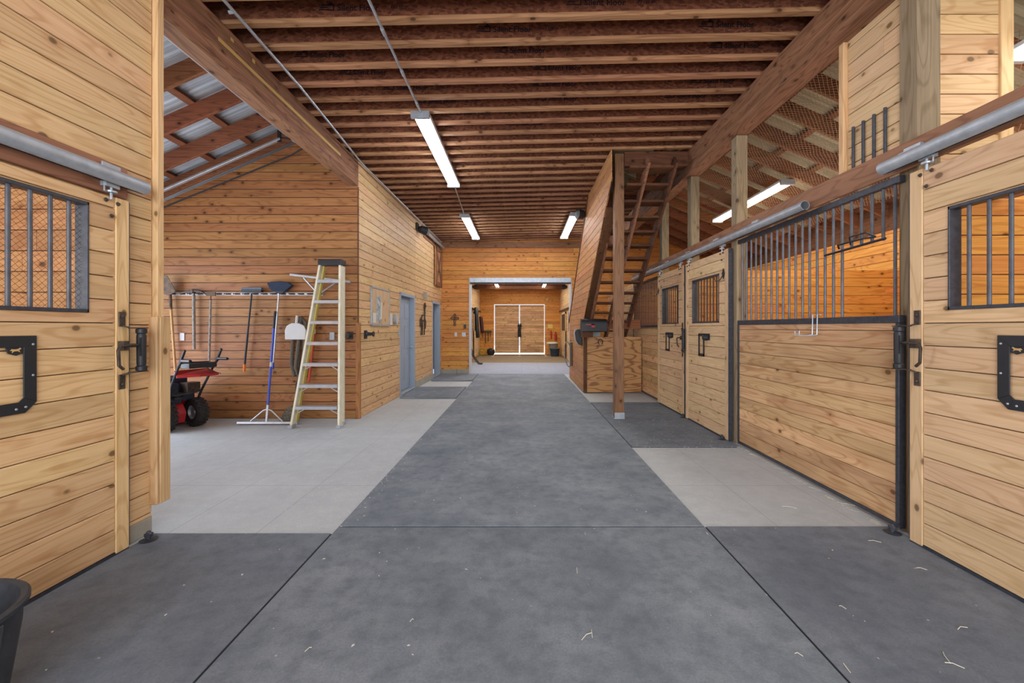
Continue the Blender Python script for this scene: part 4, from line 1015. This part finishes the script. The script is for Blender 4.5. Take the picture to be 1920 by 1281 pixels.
# dustpan
t = thing('dustpan', 'pale grey dustpan hanging on the wall left of the ladder', 'dustpan', tuple(Q(553, 615)))
poly = [(534, 637), (572, 637), (573.5, 620), (570, 611), (560, 606), (546, 606), (537, 611), (533.5, 620)]
mb = MB(); mb.prism(poly, lambda u, v: Q(u, v, .155), (0, .02, 0)); mb.build('pan', M_['white'], t, bevel=.008)
mb = MB(); mb.tube([Q(556, 607, .15), Q(557, 592, .14)], .022, 10, r2=.018); mb.build('handle', M_['white'], t, smooth=True)
# straps / hose coil
for pts_, of_, l in (([(562, 596), (554, 606), (549, 640), (546, 680), (552, 706), (558, 700), (560, 660), (563, 620), (566, 600)], .03, 'grey webbing strap looped on a hook behind the dustpan'),
                ([(566, 595), (572, 606), (571, 650), (567, 690), (560, 708), (554, 690), (560, 640), (562, 610)], .085, 'second grey webbing strap hanging just left of the ladder')):
    t = thing('hanging_strap', l, 'strap', tuple(Q(560, 650))); mb = MB(); mb.tube([Q(a, b, of_) for a, b in pts_], .026, 8, closed=True); mb.build('webbing', M_['strap'], t, smooth=True)
# black strap near ladder
mb = MB(); mb.tube([Q(572, 640, .02), Q(568, 690, .02), Q(556, 720, .02), Q(555, 745, .02)], .014, 8); tag(mb.build('bungee_cord', M_['blackp'], smooth=True), 'thin black cord hanging behind the ladder', 'cord')
# corn broom on floor
t = thing('corn_broom', 'grey-brown broom head resting on the floor behind the ladder foot', 'broom', (-3.2, 6.4, 0))
mb = MB(); Y = 6.35; pp = [(523, 790), (534, 768), (544, 762), (556, 764), (556, 795), (540, 800)]
mb.prism([(at(a, b, Y).x, max(.01, at(a, b, Y).z)) for a, b in pp], planeY(Y), (0, .09, 0)); mb.build('bristles', plain('corn_bristles', srgb(128, 120, 106), .95, 0, 50, .9, srgb(60, 56, 52), bump=.7), t, bevel=.01)
mb = MB(); mb.tube([(at(550, 765, Y).x, Y + .05, .28), (at(566, 700, 6.4).x, 6.44, .72)], .012, 8); mb.build('handle', M_['greyw'], t)
# outlets
member('wall_outlet', 'white electrical outlet on the bay wall behind the red machine', 'outlet', [(Q(331, 0).x, Q(340, 0).x, BYW - .012, BYW, 1.24, 1.36)], M_['white'], .003)
member('wall_outlet', 'grey metal switch box on the bay wall right behind the ladder', 'outlet', [(Q(615, 0).x, Q(624, 0).x, BYW - .02, BYW, 1.25, 1.37)], M_['galv'], .003)
t = thing('hose_bracket', 'black bracket with a round peg on the bay wall right of the ladder', 'bracket', (-2.8, BYW, 1.3))
mb = MB(); mb.box(Q(646, 0).x, Q(659, 0).x, BYW - .012, BYW, 1.26, 1.38); mb.build('plate', M_['blackp'], t, bevel=.002)
mb = MB(); mb.lathe([(.045, 0), (.03, .03), (.03, .08), (.045, .09)], (Q(651, 0).x, BYW - .012, 1.32), (0, -1, 0), 14); mb.build('peg', M_['iron'], t)

# stepladder (folded, leaning on the wall)
t = thing('stepladder', 'tall folded fibreglass stepladder with aluminium steps leaning on the bay wall', 'ladder', (-2.98, 6.0, 0))
B0 = at(547, 803, 5.98); B1 = at(637, 803, 5.98); T0 = at(602, 494, 6.26); T1_ = at(639, 494, 6.26)
def lr(s, t_): # point on front frame, s 0..1 across, t 0..1 up
    a = B0.lerp(T0, t_); b = B1.lerp(T1_, t_); return a.lerp(b, s)
for s in (0, 1):
    mb = MB(); mb.bar(lr(s, .01), lr(s, 1), .032, .085, (0, 1, .1)); mb.build('front_rail', M_['fibre'], t, bevel=.004)
    mb = MB(); q = lr(s, 0); mb.box(q.x - .035, q.x + .035, q.y - .06, q.y + .06, 0.0, .05); mb.build('foot', M_['alu'], t, bevel=.006)
for k in range(7):
    z = .305 * (k + 1) / 2.39
    a, b = lr(.03, z), lr(.97, z); mb = MB(); mb.box(a.x, b.x, a.y - .05, a.y + .04, a.z - .042, a.z + .004)
    for j in range(5): mb.box(a.x, b.x, a.y - .045 + j * .018, a.y - .04 + j * .018, a.z + .004, a.z + .007)
    mb.build('step', M_['alu'], t, bevel=.002)
    if k in (0, 1, 2, 6):
        mb = MB()
        for s, s2 in ((0, .28), (1, .72)):
            mb.bar(lr(s, z - .05 * (.5 if k == 6 else 1)), lr(s2 if k < 6 else (.15 if s == 0 else .85), z - .008), .012, .022, (0, 1, 0))
        mb.build('step_brace', M_['alu'], t)
R0, R1 = at(556, 795, 6.2), at(643, 790, 6.2); RT0, RT1 = at(609, 497, 6.36), at(644, 497, 6.36)
for a, b, m in ((R0, RT0, 'yellow'), (R1, RT1, 'fibre')):
    a.z = .04; mb = MB(); mb.bar(a, b, .03, .06, (0, 1, .1)); mb.build('rear_rail', M_[m], t, bevel=.004)
    mb = MB(); mb.box(a.x - .03, a.x + .03, a.y - .04, a.y + .04, 0, .05); mb.build('foot', M_['alu'], t, bevel=.006)
c0, c1 = at(598, 496, 6.25), at(643, 496, 6.25); mb = MB(); mb.box(c0.x, c1.x, 6.20, 6.37, c0.z - .015, c0.z + .075); cp = mb.build('top_cap', M_['blackp'], t, bevel=.012)

# snow blower
SM = Matrix.Translation((-4.86, 5.93, 0)) @ Matrix.Rotation(math.radians(-21), 4, 'Z')
t = thing('snow_blower', 'red and black walk-behind snow blower with knobby tyres parked in the left bay', 'snow blower', (-4.86, 5.93, 0), math.radians(-21))
for yy in (-.20, .20):
    mb = MB(); mb.X = SM; R_ = .205
    mb.lathe([(.10, -.065), (.15, -.072), (.19, -.06), (.20, -.03), (.20, .03), (.19, .06), (.15, .072), (.10, .065)], (0, yy, .21), (0, 1, 0), 32, caps=False)
    for k in range(20):
        a = 2 * PI * k / 20
        for s in (-1, 1):
            aa = a + (.16 if s > 0 else 0); c, sn = math.cos(aa), math.sin(aa); c2, s2 = math.cos(aa + .17), math.sin(aa + .17)
            mb.bar((.2 * c, yy + s * .005, .21 + .2 * sn), (.196 * c2, yy + s * .066, .21 + .196 * s2), .03, .022, (c, 0, sn))
    w = mb.build('wheel', M_['tyre'], t, bevel=.003)
    mb = MB(); mb.X = SM; mb.lathe([(0, -.03), (.03, -.04), (.04, -.02), (.095, -.015), (.108, -.045), (.112, -.045), (.112, .045), (.108, .045), (.095, .015), (.04, .02), (.03, .04), (0, .03)], (0, yy, .21), (0, 1, 0), 28); mb.build('rim', M_['alu'], w, smooth=True)
mb = MB(); mb.X = SM; mb.prism([(-.16, .12), (.08, .10), (.12, .24), (.04, .36), (-.14, .40), (-.2, .3)], lambda u, v: (u, -.11, v), (0, .12, 0)); mb.lathe([(.05, 0), (.05, .02), (.02, .025)], (.03, -.13, .26), (0, -1, 0), 12); mb.build('gear_housing', M_['red'], t, bevel=.012)
mb = MB(); mb.X = SM; mb.prism([(-.62, .03), (-.28, .03), (-.22, .2), (-.24, .45), (-.4, .55), (-.58, .45), (-.62, .2)], lambda u, v: (u, -.33, v), (0, .66, 0)); mb.build('auger_housing', M_['red'], t, bevel=.01)
mb = MB(); mb.X = SM; mb.box(-.34, .0, -.18, .18, .40, .64); mb.box(-.3, -.05, -.20, .12, .64, .72); mb.box(-.06, .03, -.22, .0, .36, .5); mb.lathe([(.10, 0), (.13, .02), (.12, .10), (.05, .13)], (-.2, 0, .62), (0, 0, 1), 20); mb.box(-.1, .06, -.2, -.05, .48, .66); mb.lathe([(.07, 0), (.07, .12)], (-.30, -.16, .54), (0, -1, 0), 16); mb.build('engine', M_['navy'], t, bevel=.012)
mb = MB(); mb.X = SM; mb.box(-.02, .15, .0, .17, .52, .66)
for k in range(5): mb.box(.15, .155, .01, .16, .535 + k * .024, .547 + k * .024)
mb.build('muffler', M_['iron'], t, bevel=.01)
mb = MB(); mb.X = SM; mb.lathe([(.07, 0), (.07, .03), (.055, .035), (.055, .1)], (.02, -.05, .44), (0, -.2, 1), 18); mb.tube([(-.05, -.1, .42), (.1, -.16, .5), (.22, 0, .52), (.22, .12, .54)], .01, 6); mb.build('recoil_starter', M_['blackp'], t)
for s in (-1, 1):
    mb = MB(); mb.X = SM; mb.tube([(.02, s * .19, .34), (.10, s * .21, .52), (.36, s * .23, .92), (.44, s * .235, 1.0)], .016, 8); mb.build('handlebar', M_['black'], t, smooth=True)
    mb = MB(); mb.X = SM; mb.tube([(.44, s * .235, 1.0), (.62, s * .24, 1.0)], .02, 10); mb.tube([(.40, s * .235, .97), (.50, s * .235, 1.14)], .017, 8); mb.build('grip', M_['blackp'], t, smooth=True)
mb = MB(); mb.X = SM
mb.add([(.24, -.22, .86), (.24, .22, .86), (.50, .20, .80), (.50, -.05, .80), (.30, -.22, .80), (.24, -.22, .78), (.24, .22, .78), (.50, .20, .77), (.50, -.05, .77), (.30, -.22, .76)],
       [(0, 1, 2, 3, 4), (9, 8, 7, 6, 5), (0, 4, 9, 5), (4, 3, 8, 9), (3, 2, 7, 8), (2, 1, 6, 7), (1, 0, 5, 6)])
mb.build('dash_panel', M_['red'], t, bevel=.004)
mb = MB(); mb.X = SM; mb.box(.28, .46, -.16, .2, .885, .955); mb.tube([(.3, -.2, .95), (.34, -.1, .965), (.36, .15, .96)], .01, 6); mb.tube([(.42, .05, .95), (.46, .1, .84), (.6, .16, .80)], .007, 6); mb.build('control_console', M_['blackp'], t, bevel=.012)

# ================================================================ BUCKET
bx, by, bz = -2.05, 1.386, .44
t = thing('rubber_bucket', 'black rubber bucket on the mat at the lower left corner', 'bucket', (bx, by, .012))
mb = MB(); mb.lathe([(0, .03), (.19, .03), (.195, .04), (.245, .43), (.262, .437), (.27, .43), (.27, .415), (.252, .405), (.25, .34), (.205, .0), (.2, .0), (0, .0)][::-1], (bx, by, .012), (0, 0, 1), 48); mb.build('shell', M_['rubber'], t, smooth=True)
mb = MB(); mb.prism([(-.05, .405), (.05, .405), (.04, .33), (-.04, .33)], lambda u, v: (bx + .252, by + u, .012 + v), (.016, 0, 0)); mb.build('handle_boss', M_['rubber'], t, bevel=.004)

# ================================================================ STRAW, CHAFF
mb = MB(); rs = random.Random(5)
for _ in range(950):
    if rs.random() < .6: x = rs.gauss(-1.42, .10) if rs.random() < .6 else rs.gauss(-1.75, .15); y = rs.uniform(2.95, 5.6)
    elif rs.random() < .6: x = rs.uniform(1.35, 2.55); y = rs.gauss(5.0, .12) if rs.random() < .5 else rs.uniform(5, 6.6)
    else: x = rs.uniform(-2.4, 2.4); y = rs.uniform(.95, 7)
    a = rs.uniform(0, PI); l = rs.uniform(.003, .012); w = l * .55; z = .0135
    c, s = math.cos(a), math.sin(a)
    mb.add([(x + l * c, y + l * s, z), (x - w * s, y + w * c, z + .002), (x - l * c, y - l * s, z), (x + w * s, y - w * c, z + .001)], [(0, 1, 2, 3)])
tag(mb.build('chaff', M_['chaff']), 'scattered pale chaff and specks on the mats and concrete', 'chaff', kind='stuff')
mb = MB()
for px, py, a, l_ in ((1100, 1200, .7, .07), (1110, 1195, 1.5, .05), (1775, 1240, 1.1, .07), (1790, 1255, 2.6, .06), (1640, 1020, 2.8, .07), (1728, 1072, 2.7, .05), (1588, 1260, 1.4, .05), (1805, 1185, .2, .06), (1498, 1235, 2.6, .03), (1580, 1145, 2.2, .03), (1082, 1075, 1.5, .06), (772, 1170, .8, .02), (578, 1225, .9, .03), (1326, 1005, 1.6, .03), (1400, 848, .3, .06), (1340, 843, .1, .05), (1225, 790, .5, .05), (1260, 848, .1, .08), (1480, 955, -.4, .1), (1590, 950, 2.6, .09)):
    l = l_ * .5; Y = F * H / (py - VY); x = (px - VX) * Y / F; c, s = math.cos(a), math.sin(a)
    mb.tube([(x - l * c, Y - l * s, .016), (x, Y + .01, .018), (x + l * c, Y + l * s, .016)], .0016, 5)
for _ in range(60):
    y = rs.uniform(3.0, 5.0); x = 2.64 - rs.random() * .03; mb.tube([(x, y, .006), (x - .03, y + rs.uniform(-.05, .05), .008)], .0015, 4)
tag(mb.build('straw_bits', M_['straw']), 'stray straw stems on the dark mats and along the stall front', 'straw', kind='stuff')

# ================================================================ LIGHT
def area(name, loc, rot, sx, sy, power, col, spread=PI):
    l = bpy.data.lights.new(name, 'AREA'); l.shape = 'RECTANGLE'; l.size = sx; l.size_y = sy; l.energy = power; l.color = col; l.spread = spread
    o = bpy.data.objects.new(name, l); C.objects.link(o); o.location = loc; o.rotation_euler = rot
    return o
area('daylight_front', (0, -3.2, 2.0), (math.radians(90), 0, 0), 5.0, 3.6, 400, (.92, .96, 1))
area('daylight_bay', (-6.2, 4.65, 1.35), (0, math.radians(-90), 0), 2.5, 3.0, 120, (.80, .88, 1))
area('fill_aisle', (0, 3.0, 3.95), (0, 0, 0), 4.4, 6, 48, (.97, .98, 1))
area('fill_aisle_far', (0, 9.8, 3.95), (0, 0, 0), 2.2, 5, 50, (1, .96, .9))
area('stall_light', (4.3, 4.8, 3.5), (0, 0, 0), 1.4, 6, 130, (1, .93, .78))
area('stall_fill_far', (4.3, 9.8, 3.3), (0, 0, 0), 1.4, 3, 45, (1, .92, .76))  # added lamp brightening the stall behind the far grille
area('stall_roof_fill', (4.6, 6.6, 2.5), (math.radians(180), 0, 0), 1.6, 7, 50, (1, .94, .80))  # added lamp without a fixture, lifts the rafters above the stalls
area('bay_roof_fill', (-4.6, 4.5, 1.6), (math.radians(180), 0, 0), 1.6, 2.0, 24, (.90, .95, 1))  # unseen lamp added to brighten the metal roof of the bay
area('stall_left_fill', (-4.2, .2, 1.7), (math.radians(90), 0, 0), 2.4, 2.0, 75, (1, .92, .84))  # added out of view to light the boards behind the mesh window
area('passage_light', (0, 17.8, 3.45), (0, 0, 0), 3, 8, 160, (1, .93, .82))
area('passage_fill', (0, 14.8, 3.4), (0, 0, 0), 3, 3, 70, (.80, .88, 1))  # unseen cool fill lamp over the passage floor, not a window
w = bpy.data.worlds.new('sky'); bpy.context.scene.world = w; w.use_nodes = True
bg = w.node_tree.nodes['Background']; bg.inputs['Color'].default_value = (.86, .92, 1, 1); bg.inputs['Strength'].default_value = 1.0
su = bpy.data.lights.new('sun', 'SUN'); su.energy = 6; su.angle = .05; so = bpy.data.objects.new('sun', su); C.objects.link(so); so.rotation_euler = (math.radians(-35), 0, 0)

# ================================================================ CAMERA
cd = bpy.data.cameras.new('camera'); cd.sensor_fit = 'HORIZONTAL'; cd.sensor_width = 36; cd.lens = F / 1920 * 36
cd.shift_x = (960 - VX) / 1920; cd.shift_y = -(640.5 - VY) / 1920; cd.clip_start = .05
co = bpy.data.objects.new('camera', cd); C.objects.link(co); co.location = (0, 0, H); co.rotation_euler = (math.radians(90), 0, 0)
sc = bpy.context.scene; sc.camera = co
sc.view_settings.view_transform = 'Standard'; sc.view_settings.look = 'None'; sc.view_settings.exposure = 0
sc.cycles.use_denoising = True
sc.cycles.use_adaptive_sampling = True; sc.cycles.adaptive_threshold = .06
sc.cycles.max_bounces = 6; sc.cycles.diffuse_bounces = 3; sc.cycles.glossy_bounces = 2; sc.cycles.transparent_max_bounces = 10
sc.cycles.sample_clamp_indirect = 8; sc.cycles.caustics_reflective = False; sc.cycles.caustics_refractive = False
